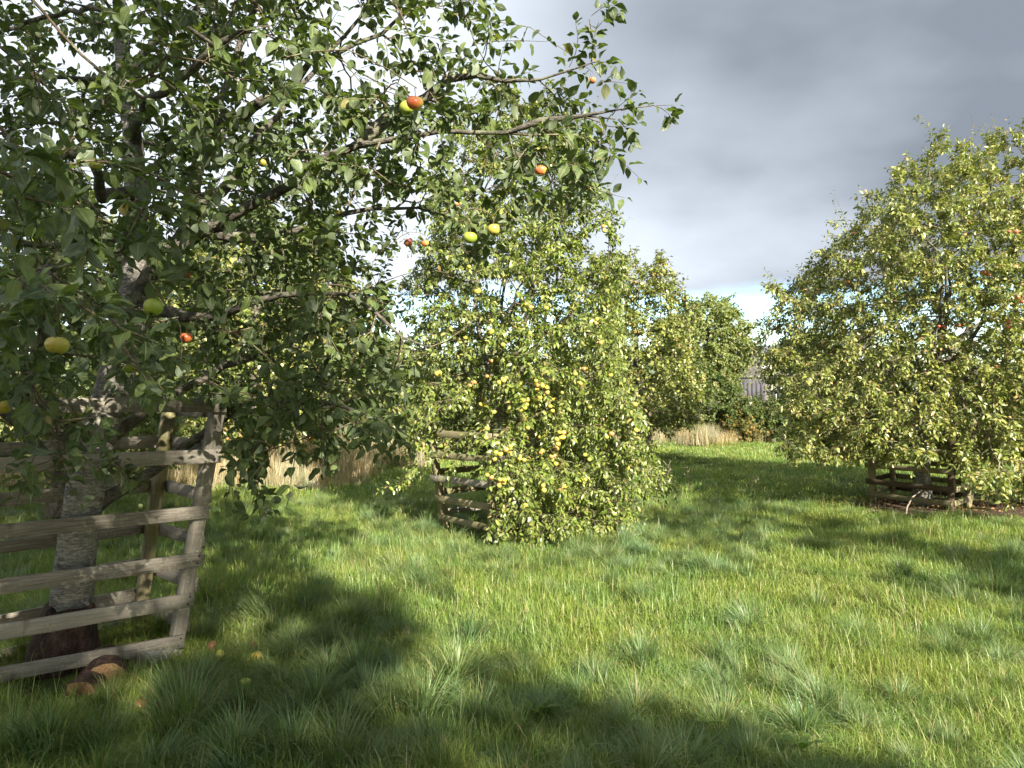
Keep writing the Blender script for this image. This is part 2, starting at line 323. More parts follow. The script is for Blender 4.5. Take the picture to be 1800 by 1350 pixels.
def add_veins(me, along, across):
    for k, v in (('along', along), ('across', across)):
        a = me.attributes.new(k, 'FLOAT', 'POINT'); a.data.foreach_set('value', np.ascontiguousarray(v, dtype=np.float32))
def shoots(P, D, length, nleaf, lsize, droop=0.4, spread=0.9, leaf_droop=0.35, seed=0, start=0.15, up=1.0, K=5):
    """P,D (S,3) start and direction. returns dict with twig polyline (S,5,3) and leaf arrays"""
    r = np.random.default_rng(seed); Sn = len(P); D = nrm(D)
    ks = np.linspace(0, 1, K)
    length = np.broadcast_to(length, (Sn,)).astype(float)*r.uniform(0.6, 1.3, Sn)
    side = r.normal(0, 0.25, (Sn, 3))
    poly = P[:, None, :] + D[:, None, :]*(ks[None, :, None]*length[:, None, None]) + (side[:, None, :] + np.array([0, 0, -droop]))*((ks**2)[None, :, None]*length[:, None, None])
    tt = np.sort(r.uniform(start, 1.0, (Sn, nleaf)), axis=1); tt[:, -1] = 1.0
    if nleaf > 2: tt[:, -2] = 0.97
    f = tt*(K-1); i = np.minimum(f.astype(int), K-2); w = (f-i)[..., None]
    ar = np.arange(Sn)[:, None]
    LP = poly[ar, i]*(1-w) + poly[ar, i+1]*w
    LD = nrm(poly[ar, i+1]-poly[ar, i])
    ref = np.where(np.abs(LD[..., 2:3]) > 0.9, np.array([1., 0, 0]), np.array([0, 0, 1.]))
    A = nrm(np.cross(LD, ref)); Bv = np.cross(LD, A)
    phi = (np.arange(nleaf)*2.4)[None, :] + r.uniform(0, 6.28, (Sn, 1)) + r.normal(0, 0.4, (Sn, nleaf))
    sd = A*np.cos(phi)[..., None] + Bv*np.sin(phi)[..., None]
    term = (tt > 0.99)[..., None]
    d = LD*np.where(term, 1.2, 0.45) + sd*spread*np.where(term, 0.3, 1) + np.array([0, 0, -leaf_droop]) + r.normal(0, 0.22, (Sn, nleaf, 3))
    d = nrm(d)
    Nn = np.array([0, 0, up]) + r.normal(0, 0.42, (Sn, nleaf, 3)) + 0.25*LD
    LP = LP + d*0.012
    size = lsize*r.uniform(0.6, 1.25, (Sn, nleaf))*(1-0.25*(tt > 0.9))
    return poly, LP.reshape(-1, 3), d.reshape(-1, 3), Nn.reshape(-1, 3), size.ravel(), r.random(Sn*nleaf)
def tubes3(poly, r0, r1, sides=3):
    """vectorised thin tubes for (S,K,3) polylines"""
    Sn, K, _ = poly.shape
    T = np.gradient(poly, axis=1); T = nrm(T)
    ref = np.where(np.abs(T[..., 2:3]) > 0.9, np.array([1., 0, 0]), np.array([0, 0, 1.]))
    A = nrm(np.cross(T, ref)); B = np.cross(T, A)
    rr = np.linspace(r0, r1, K)[None, :, None, None]
    an = np.arange(sides)*2*math.pi/sides
    V = poly[:, :, None, :] + rr*(A[:, :, None, :]*np.cos(an)[None, None, :, None] + B[:, :, None, :]*np.sin(an)[None, None, :, None])
    V = V.reshape(-1, 3)
    s = np.arange(Sn)[:, None, None]*K*sides; k = np.arange(K-1)[None, :, None]*sides; a = np.arange(sides)[None, None, :]; b = (a+1) % sides
    F = np.stack([s+k+a, s+k+b, s+k+sides+b, s+k+sides+a], -1).reshape(-1, 4)
    return V, F

# ------------------------------------------------------------------ trees
def colonize(pos, par, att, step, di, dk, iters=120, grav=0.0, jit=0.12, seed=0, kids=3):
    r = np.random.default_rng(seed)
    pos = [np.array(p, float) for p in pos]; par = list(par); nk = [0]*len(pos)
    for p in par:
        if p >= 0: nk[p] += 1
    att = np.array(att); Pn = np.array(pos)
    dm = np.linalg.norm(att[:, None, :]-Pn[None], axis=2); near = dm.argmin(1); dist = dm.min(1)
    alive = dist > dk
    for it in range(iters):
        act = alive & (dist < di)
        if not act.any():
            if not alive.any(): break
            act = alive & (dist < dist[alive].min()*1.3)
        Pn = np.array(pos)
        v = nrm(att[act]-Pn[near[act]]); acc = np.zeros_like(Pn); np.add.at(acc, near[act], v)
        ids = np.unique(near[act])
        ids = [i for i in ids if nk[i] < kids]
        if not ids: break
        d = nrm(nrm(acc[ids]) + r.normal(0, jit, (len(ids), 3)) + np.array([0, 0, grav]))
        new = Pn[ids] + d*step
        base = len(pos)
        for i, p in zip(ids, new): pos.append(p); par.append(i); nk[i] += 1; nk.append(0)
        dm = np.linalg.norm(att[:, None, :]-new[None], axis=2); mi = dm.argmin(1); md = dm[np.arange(len(att)), mi]
        b = md < dist; dist[b] = md[b]; near[b] = mi[b]+base
        alive &= dist > dk
        if it > 3:   # drop targets whose nearest node is full
            full = np.array([nk[k] >= kids for k in near]); alive &= ~full
        if not alive.any(): break
    return np.array(pos), np.array(par)
def radii(pos, par, rroot, rtip=0.0033, p=2.3, root=0):
    n = len(pos); acc = np.zeros(n); kids = np.zeros(n, int)
    for i in range(n):
        if par[i] >= 0: kids[par[i]] += 1
    acc[kids == 0] = rtip**p
    order = sorted(range(n), key=lambda i: -depth_cache[i])
    for i in order:
        if par[i] >= 0: acc[par[i]] += acc[i]
    rad = np.maximum(acc, rtip**p)**(1/p)
    k = math.log(rroot/rtip)/math.log(max(rad[root]/rtip, 1.5))
    return rtip*(rad/rtip)**k, kids
depth_cache = []
def skeleton(pos, par, rroot, **kw):
    global depth_cache
    d = [0]*len(pos)
    for i in range(len(pos)): d[i] = 0 if par[i] < 0 else d[par[i]]+1
    depth_cache = d
    return radii(pos, par, rroot, **kw)
def chains(pos, par, rad):
    n = len(pos); ch = [[] for _ in range(n)]
    for i in range(n):
        if par[i] >= 0: ch[par[i]].append(i)
    res = []; st = [(0, None)]
    while st:
        i, pr = st.pop(); c = [pr] if pr is not None else []
        while True:
            c.append(i)
            if not ch[i]: break
            k = max(ch[i], key=lambda j: rad[j])
            for j in ch[i]:
                if j != k: st.append((j, i))
            i = k
        res.append(c)
    return res
def tube_chain(g, pts, rs, sides, rough=0.0, seed=0):
    pts = np.array(pts, float); rs = np.array(rs, float)
    T = nrm(np.gradient(pts, axis=0)); ref = np.array([1., 0, 0]) if abs(T[0][2]) > 0.8 else np.array([0, 0, 1.])
    A = nrm(np.cross(T[0], ref)); r = np.random.default_rng(seed)
    an = np.arange(sides)*2*math.pi/sides; V = []; lump = r.normal(0, rough, sides)
    for k in range(len(pts)):
        A = A - T[k]*A.dot(T[k]); A = A/max(np.linalg.norm(A), 1e-6); B = np.cross(T[k], A)
        lump = lump*0.8 + r.normal(0, rough, sides)*0.5
        V.append(pts[k] + (rs[k]*(1+lump))[:, None]*(A[None]*np.cos(an)[:, None]+B[None]*np.sin(an)[:, None]))
    V.append(pts[-1][None]+T[-1]*rs[-1])
    V = np.concatenate(V); K = len(pts)
    k = np.arange(K-1)[:, None]*sides; a = np.arange(sides)[None]; b = (a+1) % sides
    Q = np.stack([k+a, k+b, k+sides+b, k+sides+a], -1).reshape(-1, 4)
    a = np.arange(sides); Tr = np.stack([(K-1)*sides+a, (K-1)*sides+(a+1) % sides, np.full(sides, K*sides)], -1)
    g.add(V, [Tr, Q])
def trunk_mesh(name, pts, rs, sides=20, sub=5, seed=1):
    pts = np.array(pts, float); u = np.linspace(0, len(pts)-1, (len(pts)-1)*sub+1)
    P = np.stack([np.interp(u, range(len(pts)), pts[:, k]) for k in range(3)], 1); Rr = np.interp(u, range(len(pts)), rs)
    g = Geo(); tube_chain(g, P, Rr, sides, rough=0.05, seed=seed); return g.mesh(name)

def local(V, base): return V - np.asarray(base)[None]

def voids(A, k, s=1.0, ph=0.0):
    """thins a point cloud into lumps with hollows between them"""
    x, y, z = (A*s).T
    f = np.sin(x*4.1+1.3*np.sin(z*2.3+ph))*np.sin(y*3.7+1.1*np.sin(x*2.9))*np.sin(z*4.6+1.2*np.sin(y*2.1+ph)) + .5*np.sin(x*7.3+ph)*np.sin(z*8.1+y*3)
    return A[(f > k) | (np.random.default_rng(len(A)).random(len(A)) < .3)]
def crown_points(prof, cy, n, r, shell=0.62, dfac=1.0, zpow=1.0, cx=None):
    """prof rows z, left x, right x -> points spread through the volume, denser towards its skin"""
    prof = np.array(prof, float)
    z = []; 
    zz = np.linspace(prof[0, 0], prof[-1, 0], 200); wd = np.interp(zz, prof[:, 0], prof[:, 2]-prof[:, 1])
    cdf = np.cumsum(wd**1.6); cdf /= cdf[-1]
    z = np.interp(r.random(n), cdf, zz)
    L = np.interp(z, prof[:, 0], prof[:, 1]); Rr = np.interp(z, prof[:, 0], prof[:, 2]); c = (L+Rr)/2; h = (Rr-L)/2
    th = r.uniform(0, 2*math.pi, n); rr = r.random(n)**(0.5*shell)
    lump = 1+0.10*np.sin(th*3+z*2.1)+0.08*np.sin(th*5-z*3.3+1)
    rr = rr*lump
    return np.stack([c+h*rr*np.cos(th), cy+h*dfac*rr*np.sin(th), z + r.normal(0, 0.05, n)], 1)

def make_tree(name, label, cat, base, trunk_pts, trunk_r, att, leafmat, tmpl, step=0.16, di=0.9, dk=0.17, tips_r=0.006,
              shoot_len=0.22, nleaf=8, lsize=0.065, per_node=1.4, droop=0.4, seed=1, big=0.016, far=False, barkmat='bark', extra=None,
              leaf_limit=None, single=0, group=None, manual=None, spread=0.9, grav=0.0, cull=None, outw=0.5, wig=0.12, twigmat='twig', hang=None, ld=0.22):
    base = np.array(base, float); r = np.random.default_rng(seed)
    root = empty(name, base); tag(root, label, cat, group)
    pos = [np.array(p, float) for p in trunk_pts]; par = [-1]+list(range(len(pos)-1))
    floor_ = {}
    for limb in (manual or []):     # limb: (attach index or point, list of points)
        a0, pts = limb
        P = np.array(pos); k = int(np.linalg.norm(P-np.array(a0), axis=1).argmin())
        prev = k; tot = sum(np.linalg.norm(np.array(b)-np.array(a)) for a, b in zip([P[k]]+list(pts), pts)); run = 0.0
        for p in pts:
            p = np.array(p, float); q = pos[prev]; L = np.linalg.norm(p-q); m_ = max(1, int(L/step))
            o = nrm(np.cross(p-q, [0, 0, 1.]))*r.normal(0, 0.02)
            for j in range(1, m_+1):
                pos.append(q+(p-q)*j/m_ + (o*math.sin(j/m_*math.pi) if j < m_ else 0)); par.append(prev); prev = len(pos)-1; run += L/m_; floor_[prev] = (0.36 if single == 300 else .3)*trunk_r*max(0, 1-run/tot)**1.25*min(1, .35+tot/2.2)+.004
    pos, par = colonize(pos, par, att, step, di, dk, seed=seed, grav=grav, jit=wig)
    rad, kids = skeleton(pos, par, trunk_r)
    for k, v in floor_.items(): rad[k] = max(rad[k], v)
    for _ in range(2):
        sm = np.zeros_like(pos); cnt = np.zeros(len(pos)); ok = par >= 0; np.add.at(sm, par[ok], pos[ok]); np.add.at(cnt, par[ok], 1)
        mv = ok & (cnt > 0); new = pos.copy(); new[mv] = .25*pos[par[mv]]+.5*pos[mv]+.25*sm[mv]/cnt[mv][:, None]; pos = new
    cs = chains(pos, par, rad)
    tw = Geo(); nb = 0
    for ci, c in enumerate(cs):
        rs = [rad[i] for i in c]
        if len(c) > 1 and c[0] is not None and ci > 0: rs[0] = min(rs[0], rs[1]*1.25)
        P = local(pos[c], base)
        if ci == 0:
            P2 = P.copy(); rr = np.array(rs, float); 
            hz = P2[:, 2]; rr = rr*(1+0.5*np.exp(-np.maximum(hz, 0)/0.16))
            g = Geo(); u = np.linspace(0, len(P2)-1, (len(P2)-1)*4+1)
            PP = np.stack([np.interp(u, range(len(P2)), P2[:, k]) for k in range(3)], 1)
            tube_chain(g, PP, np.interp(u, range(len(rr)), rr), 8 if far else 18, 0.05, seed)
            link('trunk', g.mesh('trunk'), root, M[barkmat])
        elif max(rs) > big and nb < 60 and not far:
            g = Geo(); tube_chain(g, P, rs, 9, 0.04, seed+ci); link('branch', g.mesh('branch'), root, M['bark_limb']); nb += 1
        else: tube_chain(tw, P, rs, 4 if not far else 3, 0, 0)
    for h_ in (hang or []):      # the spur each fruit hangs from
        h_ = np.array(h_); k = int((np.linalg.norm(pos-h_-np.array([0, 0, .05]), axis=1)+3*np.maximum(0, h_[2]-pos[:, 2])).argmin()); a = pos[k]; mdl = (a+h_)/2+np.array([0, 0, .03+.1*np.linalg.norm(a-h_)])
        tube_chain(tw, local(np.array([a, a*.5+mdl*.5+[0, 0, .01], mdl, h_*.6+mdl*.4+[0, 0, .012], h_]), base), [.0042, .0036, .003, .0026, .0022], 5)
    # leafy shoots
    cen = att.mean(0)
    ii = np.where((rad < tips_r) & (np.arange(len(pos)) >= len(trunk_pts)))[0]
    w = np.floor(per_node + r.random(len(ii))).astype(int); ii = np.repeat(ii, w)
    T = pos[ii]-pos[np.maximum(par[ii], 0)]
    D = nrm(T)*0.7 + nrm(pos[ii]-cen)*outw + r.normal(0, 0.45, (len(ii), 3))
    poly, LP, LD, LN, LS, LR = shoots(pos[ii]+r.normal(0, 0.01, (len(ii), 3)), D, shoot_len, nleaf, lsize, droop=droop, seed=seed+5, spread=spread, K=3 if far else 4, leaf_droop=ld)
    if extra is not None:    # long upright water shoots: (P, D, length)
        p2, a2, b2, c2, d2, e2 = shoots(extra[0], extra[1], extra[2], nleaf+5, lsize*0.9, droop=0.05, seed=seed+6, spread=0.7, leaf_droop=0.05, start=0.1)
        V, F = tubes3(p2, 0.004, 0.0015, 4); tw.add(local(V, base), [F])
        LP = np.r_[LP, a2]; LD = np.r_[LD, b2]; LN = np.r_[LN, c2]; LS = np.r_[LS, d2]; LR = np.r_[LR, e2]
    if cull is not None:
        k = cull(LP); LP, LD, LN, LS, LR = LP[k], LD[k], LN[k], LS[k], LR[k]
        k = cull(poly[:, -1]); poly = poly[k]
    V, F = tubes3(poly, 0.0028 if not far else 0.006, 0.0012 if not far else 0.003); tw.add(local(V, base), [F])
    o = link('twigs', tw.mesh('twigs'), root, M[twigmat]); tag(o, kind='stuff')
    if single:      # the leaves that show largest are objects of their own
        px = LP[:, 0]/np.maximum(LP[:, 1], .1)*1350; pz = (LP[:, 2]-EYE)/np.maximum(LP[:, 1], .1)*1350
        inv = (LP[:, 1] > 0.5) & (np.abs(px) < 880) & (pz < 670)
        score = np.where(inv, LS/np.linalg.norm(LP-np.array([0, 0, EYE]), axis=1), 0)
        sel = np.argsort(-score)[:single]
        fine = [leaf_template(8, 0.64, f, c_, w_) for f, c_, w_ in ((0.2, 0.25, 0.15), (0.45, 0.15, -0.18), (0.1, 0.5, 0.25), (0.6, 0.35, 0.12), (0.3, 0.1, -0.25))] if single == 300 else [leaf_template(5, 0.46, f, c_) for f, c_ in ((0.3, 0.3), (0.5, 0.1), (0.2, 0.5))]
        ms = []
        for T_ in fine:
            me = np_mesh('leaf', T_[0], [T_[1], T_[2]]); add_veins(me, T_[0][:, 0], (np.abs(T_[0][:, 1]) > 1e-6)); me.materials.append(M[leafmat]); ms.append(me)
        for q, i in enumerate(sel):
            d = Vector(LD[i]).normalized(); b = Vector(LN[i]).cross(d).normalized(); nn = d.cross(b); s = float(LS[i])
            o = bpy.data.objects.new('leaf', ms[q % len(ms)]); COL.objects.link(o); o.parent = root
            mt = Matrix(((d[0], b[0], nn[0], 0), (d[1], b[1], nn[1], 0), (d[2], b[2], nn[2], 0), (0, 0, 0, 1)))
            o.matrix_local = Matrix.Translation(Vector(local(LP[i:i+1], base)[0])) @ mt @ Matrix.Scale(s, 4)
        keep = np.ones(len(LP), bool); keep[sel] = False
        LP, LD, LN, LS, LR = LP[keep], LD[keep], LN[keep], LS[keep], LR[keep]
    g = Geo(); grp = np.arange(len(LP)) % len(tmpl); vv = []
    for k, T_ in enumerate(tmpl):
        mk = grp == k
        if not mk.any(): continue
        V, F, a = place_leaves(T_, local(LP[mk], base), LD[mk], LN[mk], LS[mk], LR[mk]); g.add(V, F, a); vv.append(place_leaves.v)
    me = g.mesh('foliage')
    if single == 300: add_veins(me, np.concatenate([v[0] for v in vv]), np.concatenate([v[1] for v in vv]))
    o = link('foliage', me, root, M[leafmat]); tag(o, kind='stuff')
    print(name, 'nodes', len(pos), 'leaves', len(LP))
    return root, LP

TN = [leaf_template(6, 0.64, f, c_, w_) for f, c_, w_ in ((0.2, 0.25, 0.15), (0.45, 0.15, -0.18), (0.1, 0.5, 0.25), (0.6, 0.35, 0.12), (0.3, 0.1, -0.25))]
TM = [leaf_template(3, 0.50, 0.3, 0.3), leaf_template(3, 0.48, 0.55, 0.15), leaf_template(3, 0.54, 0.15, 0.5)]
TF = [rhomb(.75, .3), rhomb(.85, .1), rhomb(.7, .6)]
T3 = [leaf_template(3, 0.5, 0.3, 0.3), leaf_template(3, 0.55, 0.5, 0.15)]

# ---- ground height
def gh(x, y):
    x = np.asarray(x, float); y = np.asarray(y, float)
    return 0.03*np.sin(x*1.3+y*0.7)+0.025*np.sin(x*0.6-y*1.1+2)+0.022*np.sin(x*3.1+1+.8*np.sin(y))*np.sin(y*2.7+x)+.012*np.sin(x*6.3+2*np.sin(y*1.7))*np.sin(y*5.1)
def build_ground():
    rr = np.r_[0.5, np.geomspace(1.0, 1800, 90)]; th = np.linspace(0, 2*math.pi, 97)[:-1]
    g = np.stack(np.meshgrid(rr, th, indexing='ij'), -1); x = g[..., 0]*np.cos(g[..., 1]); y = g[..., 0]*np.sin(g[..., 1])
    z = np.where(g[..., 0] < 60, gh(x, y), 0)
    V = np.stack([x, y, z], -1).reshape(-1, 3); n = 96
    a = np.arange(len(rr)-1)[:, None]*n; b = np.arange(n)[None]; c = (b+1) % n
    F = np.stack([a+b, a+n+b, a+n+c, a+c], -1).reshape(-1, 4)
    V = np.r_[V, [[0, 0, gh(0, 0)]]]; T = np.stack([np.full(n, len(V)-1), np.arange(n), (np.arange(n)+1) % n], -1)
    o = link('ground', np_mesh('ground', V, [T, F]), None, M['ground']); tag(o, kind='structure')
build_ground()
def build_hill():
    th = np.linspace(R(30), R(150), 121); V = []
    for d, hf in ((700, 0.0), (800, 0.35), (1000, 1.0), (1300, 0.6)):
        h = (38+12*np.sin(th*9)+7*np.sin(th*23+1))*hf
        V.append(np.stack([d*np.cos(th), d*np.sin(th), h-0.5], 1))
    V = np.concatenate(V); n = 121; a = np.arange(3)[:, None]*n; b = np.arange(n-1)[None]
    F = np.stack([a+b, a+b+n, a+b+1+n, a+b+1], -1).reshape(-1, 4)[:, ::-1]
    tag(link('hill', np_mesh('hill', V, [F]), None, M['hill']), kind='structure')
build_hill()

# ------------------------------------------------------------------ the near apple tree, left
def poly_sample(poly, n, d0, d1, r, edge=None):
    poly = np.array(poly, float); lo = poly.min(0); hi = poly.max(0); out_ = []
    while len(out_) < n:
        p = lo+(hi-lo)*r.random(2); ins = False; j = len(poly)-1
        for i in range(len(poly)):
            if (poly[i, 1] > p[1]) != (poly[j, 1] > p[1]) and p[0] < (poly[j, 0]-poly[i, 0])*(p[1]-poly[i, 1])/(poly[j, 1]-poly[i, 1])+poly[i, 0]: ins = not ins
            j = i
        if ins: out_.append(at(p[0], p[1], r.uniform(d0, d1)))
    return np.array(out_)
r = np.random.default_rng(11)
TB = np.array([-2.64, 4.55, 0])
A = []
A.append(poly_sample([(-260, 280), (-260, 800), (120, 800), (330, 690), (330, 330), (120, 250)], 260, 2.5, 4.6, r))
A.append(poly_sample([(-100, 285), (-100, 690), (60, 670), (205, 600), (240, 330), (90, 300)], 60, 2.0, 2.6, r))
A.append(poly_sample([(-300, -500), (-300, 300), (500, 260), (560, -100), (520, -500)], 520, 2.9, 6.4, r))
A.append(poly_sample([(120, 250), (330, 330), (330, 740), (640, 780), (705, 720), (690, 500), (560, 300), (400, 200)], 470, 3.6, 6.0, r))
A.append(poly_sample([(300, -350), (300, 200), (620, 330), (860, 180), (840, 40), (900, 20), (720, -200)], 260, 3.6, 5.4, r))
A.append(poly_sample([(500, 150), (560, 430), (720, 330), (830, 420), (830, 350), (1000, 380), (1050, 280), (1040, 210), (980, 110), (860, 120)], 240, 3.7, 4.7, r))
A.append(poly_sample([(380, 690), (420, 850), (560, 820), (700, 760), (715, 700), (520, 640)], 70, 3.4, 4.3, r))
A.append(poly_sample([(40, 770), (60, 860), (240, 880), (250, 800), (150, 760)], 34, 3.7, 4.1, r))
A.append(poly_sample([(590, 560), (590, 700), (720, 690), (800, 620), (700, 570)], 46, 4.0, 4.6, r))
A.append(np.array([at(1040+r.normal(0, 8), y, 3.9) for y in range(20, 200, 22)]))
A.append(np.array([at(x, y, 3.8) for x, y in ((1085, 90), (1080, 130), (1085, 165), (1110, 190), (1150, 200), (1165, 215), (1120, 215))]))
A.append(np.array([at(x, y, d) for x, y, d in ((440, 895, 3.9), (470, 900, 3.9), (410, 905, 3.9), (370, 880, 4.0), (385, 850, 4.0))]))
q = r.normal(0, 1, (500, 3)); q = nrm(q)*(r.random((500, 1))**0.45)*np.array([2.9, 2.7, 1.9])+TB+np.array([-0.6, 0.6, 3.3])
q = q[((q[:, 0]/q[:, 1]*1350+900 < -80) | (695-(q[:, 2]-EYE)/q[:, 1]*1350 < -60) | (q[:, 1] > 5.2)) & (np.linalg.norm(q, axis=1) > 2.6) & (q[:, 1] > 1.0) & (q[:, 0] < -0.6)]
A.append(q)
A = [voids(a, -.5, 1.2) if len(a) > 200 else a for a in A]
A.append(poly_sample([(990, 110), (1000, 240), (1060, 270), (1130, 235), (1175, 225), (1160, 195), (1110, 175), (1100, 70), (1060, 10), (1035, 20), (1060, 100)], 34, 3.7, 4.0, r))
A.append(np.array([at(x, y, d) for x, y, d in ((715, 400, 4.6), (745, 395, 4.6), (730, 380, 4.5), (951, 275, 4.1), (607, 450, 4.5), (1040, 120, 3.9), (838, 490, 4.6), (866, 560, 4.6), (840, 540, 4.6), (770, 630, 4.6))]))
att = np.concatenate(A); att = att[(att[:, 2] > 0.75)]
trunk = [TB+np.array(p) for p in ((0, 0, -0.05), (0.02, 0, 0.25), (0.05, 0, 0.6), (0.09, 0, 0.95), (0.13, 0.02, 1.25))]
trunk += [at(222, 640, 4.7), at(232, 540, 4.75), at(240, 470, 4.8), at(240, 400, 4.85), at(236, 330, 4.9), at(225, 230, 4.9), at(216, 120, 4.9), at(212, 0, 4.9), at(205, -130, 4.9), at(200, -260, 4.9)]
lim = [
    (at(236, 510, 4.78), [at(290, 440, 4.7), at(335, 360, 4.65), at(350, 290, 4.65), at(372, 215, 4.7), at(430, 70, 4.8), at(470, -60, 4.9), at(500, -200, 5.0)]),
    (at(335, 360, 4.65), [at(400, 330, 4.7), at(440, 240, 4.9), at(500, 170, 5.1), at(580, 80, 5.2), at(640, 20, 5.2)]),
    (at(300, 440, 4.7), [at(360, 395, 4.6), at(430, 375, 4.5), at(490, 335, 4.4), at(560, 280, 4.3), at(640, 250, 4.2), at(720, 232, 4.1), at(800, 228, 4.05), at(900, 226, 3.95), at(1000, 227, 3.9), at(1040, 215, 3.9)]),
    (at(900, 226, 3.95), [at(960, 208, 3.9), at(1040, 190, 3.85), at(1100, 190, 3.8)]),
    (at(350, 400, 4.6), [at(430, 420, 4.6), at(520, 400, 4.6), at(620, 375, 4.5), at(700, 368, 4.4), at(790, 378, 4.3)]),
    (at(372, 215, 4.7), [at(450, 190, 4.5), at(520, 130, 4.4), at(600, 90, 4.3), at(680, 50, 4.25), at(750, 0, 4.2)]),
    (at(640, 250, 4.2), [at(700, 190, 4.2), at(760, 160, 4.2), at(800, 125, 4.1), at(900, 140, 4.0), at(960, 130, 4.0), at(1020, 120, 3.9)]),
    (at(230, 560, 4.75), [at(330, 560, 4.4), at(450, 530, 4.2), at(560, 508, 4.1), at(640, 520, 4.1), at(720, 600, 4.2), at(760, 610, 4.3)]),
    (at(236, 330, 4.9), [at(180, 350, 4.4), at(140, 250, 3.9), at(75, 300, 3.2), at(40, 330, 2.8)]),
    (at(225, 230, 4.9), [at(260, 175, 4.2), at(350, 110, 3.9), at(430, 40, 3.7)]),
    (at(216, 150, 4.9), [at(260, 60, 5.0), at(330, 20, 5.1), at(380, -40, 5.2)]),
    (at(240, 400, 4.85), [at(130, 430, 4.6), at(20, 420, 4.3), at(-100, 400, 4.1)]),
    (TB+np.array((0.09, 0, 0.95)), [TB+np.array((0.35, 0.15, 1.05)), at(300, 800, 4.95), at(380, 745, 4.9), at(450, 705, 4.6), at(560, 700, 4.1), at(690, 745, 3.9)]),
    (TB+np.array((0.13, 0.02, 1.25)), [TB+np.array((-0.12, -0.2, 1.5)), at(70, 620, 3.7), at(30, 500, 3.0), at(90, 470, 2.6)]),
    (TB+np.array((0.09, 0, 0.95)), [TB+np.array((-0.3, 0.1, 1.4)), at(-60, 640, 4.6), at(-200, 560, 4.6)]),
    (TB+np.array((0.13, 0.02, 1.25)), [at(300, 690, 4.9), at(400, 640, 5.2), at(520, 600, 5.3), at(600, 560, 5.4)]),
]
near_apples = [
 (100, 607, 40, 'apple_yellow', 'largest yellow apple of the near tree, with a brown russet scar, low on the left', .075),
 (165, 287, 27, 'apple_green', 'green apple beside the trunk at the height of the upper left boughs', .07),
 (728, 178, 31, 'apple_blush', 'big red-cheeked apple with dark specks at the upper middle of the tree', .07),
 (714, 187, 27, 'apple_green', 'green apple tucked behind the big red-cheeked apple', .07),
 (951, 299, 22, 'apple_blush', 'bright red and yellow apple hanging alone against the sky side', .07),
 (868, 403, 24, 'apple_yellow', 'yellow-green apple in the drooping clump nearest the middle tree', .07),
 (826, 417, 25, 'apple_green', 'dull green apple just left of the yellow one in the drooping clump', .07),
 (838, 511, 15, 'apple_yellow', 'small lemon apple hanging in front of the middle tree', .06),
 (607, 475, 20, 'apple_green', 'green apple on a bare twig against the grey sky', .07),
 (438, 378, 18, 'apple_green', 'green apple under the main fork, with a brown leaf below it', .07),
 (597, 375, 18, 'apple_yellow', 'yellow-green apple on the long right-hand bough', .065),
 (459, 285, 16, 'apple_yellow', 'small lit apple half behind a leaf above the main fork', .065),
 (418, 468, 17, 'apple_green', 'green apple below the fork, level with the bare-twig apple', .07),
 (327, 483, 16, 'apple_red', 'dark reddish apple in shade close to the trunk', .065),
 (416, 587, 17, 'apple_red', 'dull red apple in the shaded lower boughs', .065),
 (327, 594, 22, 'apple_blush', 'green and rosy apple right of the trunk in deep shade', .07),
 (473, 602, 19, 'apple_green', 'lime green apple right of the dull red one', .07),
 (227, 647, 22, 'apple_green', 'green apple hanging above the top rail of the near guard', .07),
 (268, 540, 33, 'apple_green', 'large ridged green apple below a pale scarred leaf', .07),
 (60, 425, 20, 'apple_green', 'green apple among the big grey-green leaves at far left', .07),
 (60, 683, 22, 'apple_yellow', 'yellow-green apple beneath the russet-scarred one', .07),
 (30, 314, 20, 'apple_green', 'green apple above the big grey-green leaves at far left', .07),
 (4, 714, 30, 'apple_yellow', 'yellow apple cut by the left edge, next to the top rail', .07),
 (717, 426, 15, 'apple_red', 'orange-red apple left of its paler neighbour over the middle tree', .065),
 (747, 427, 13, 'apple_blush', 'paler blushed apple right of the orange-red one', .06),
 (1042, 138, 14, 'apple_red', 'small damaged red apple near the tip of the highest right bough', .06),
 (549, 769, 16, 'apple_peach', 'peach coloured apple low in the hanging right-hand spray', .065),
 (770, 657, 14, 'apple_yellow', 'yellow apple where near and middle trees meet', .065),
 (645, 582, 13, 'apple_yellow', 'small yellow apple at the right edge of the lower boughs', .06),
 (862, 583, 14, 'apple_yellow', 'yellow apple on a thin spray crossing the middle tree', .06),
 (426, 430, 13, 'apple_green', 'small green apple between the fork and the level bough', .06),
]
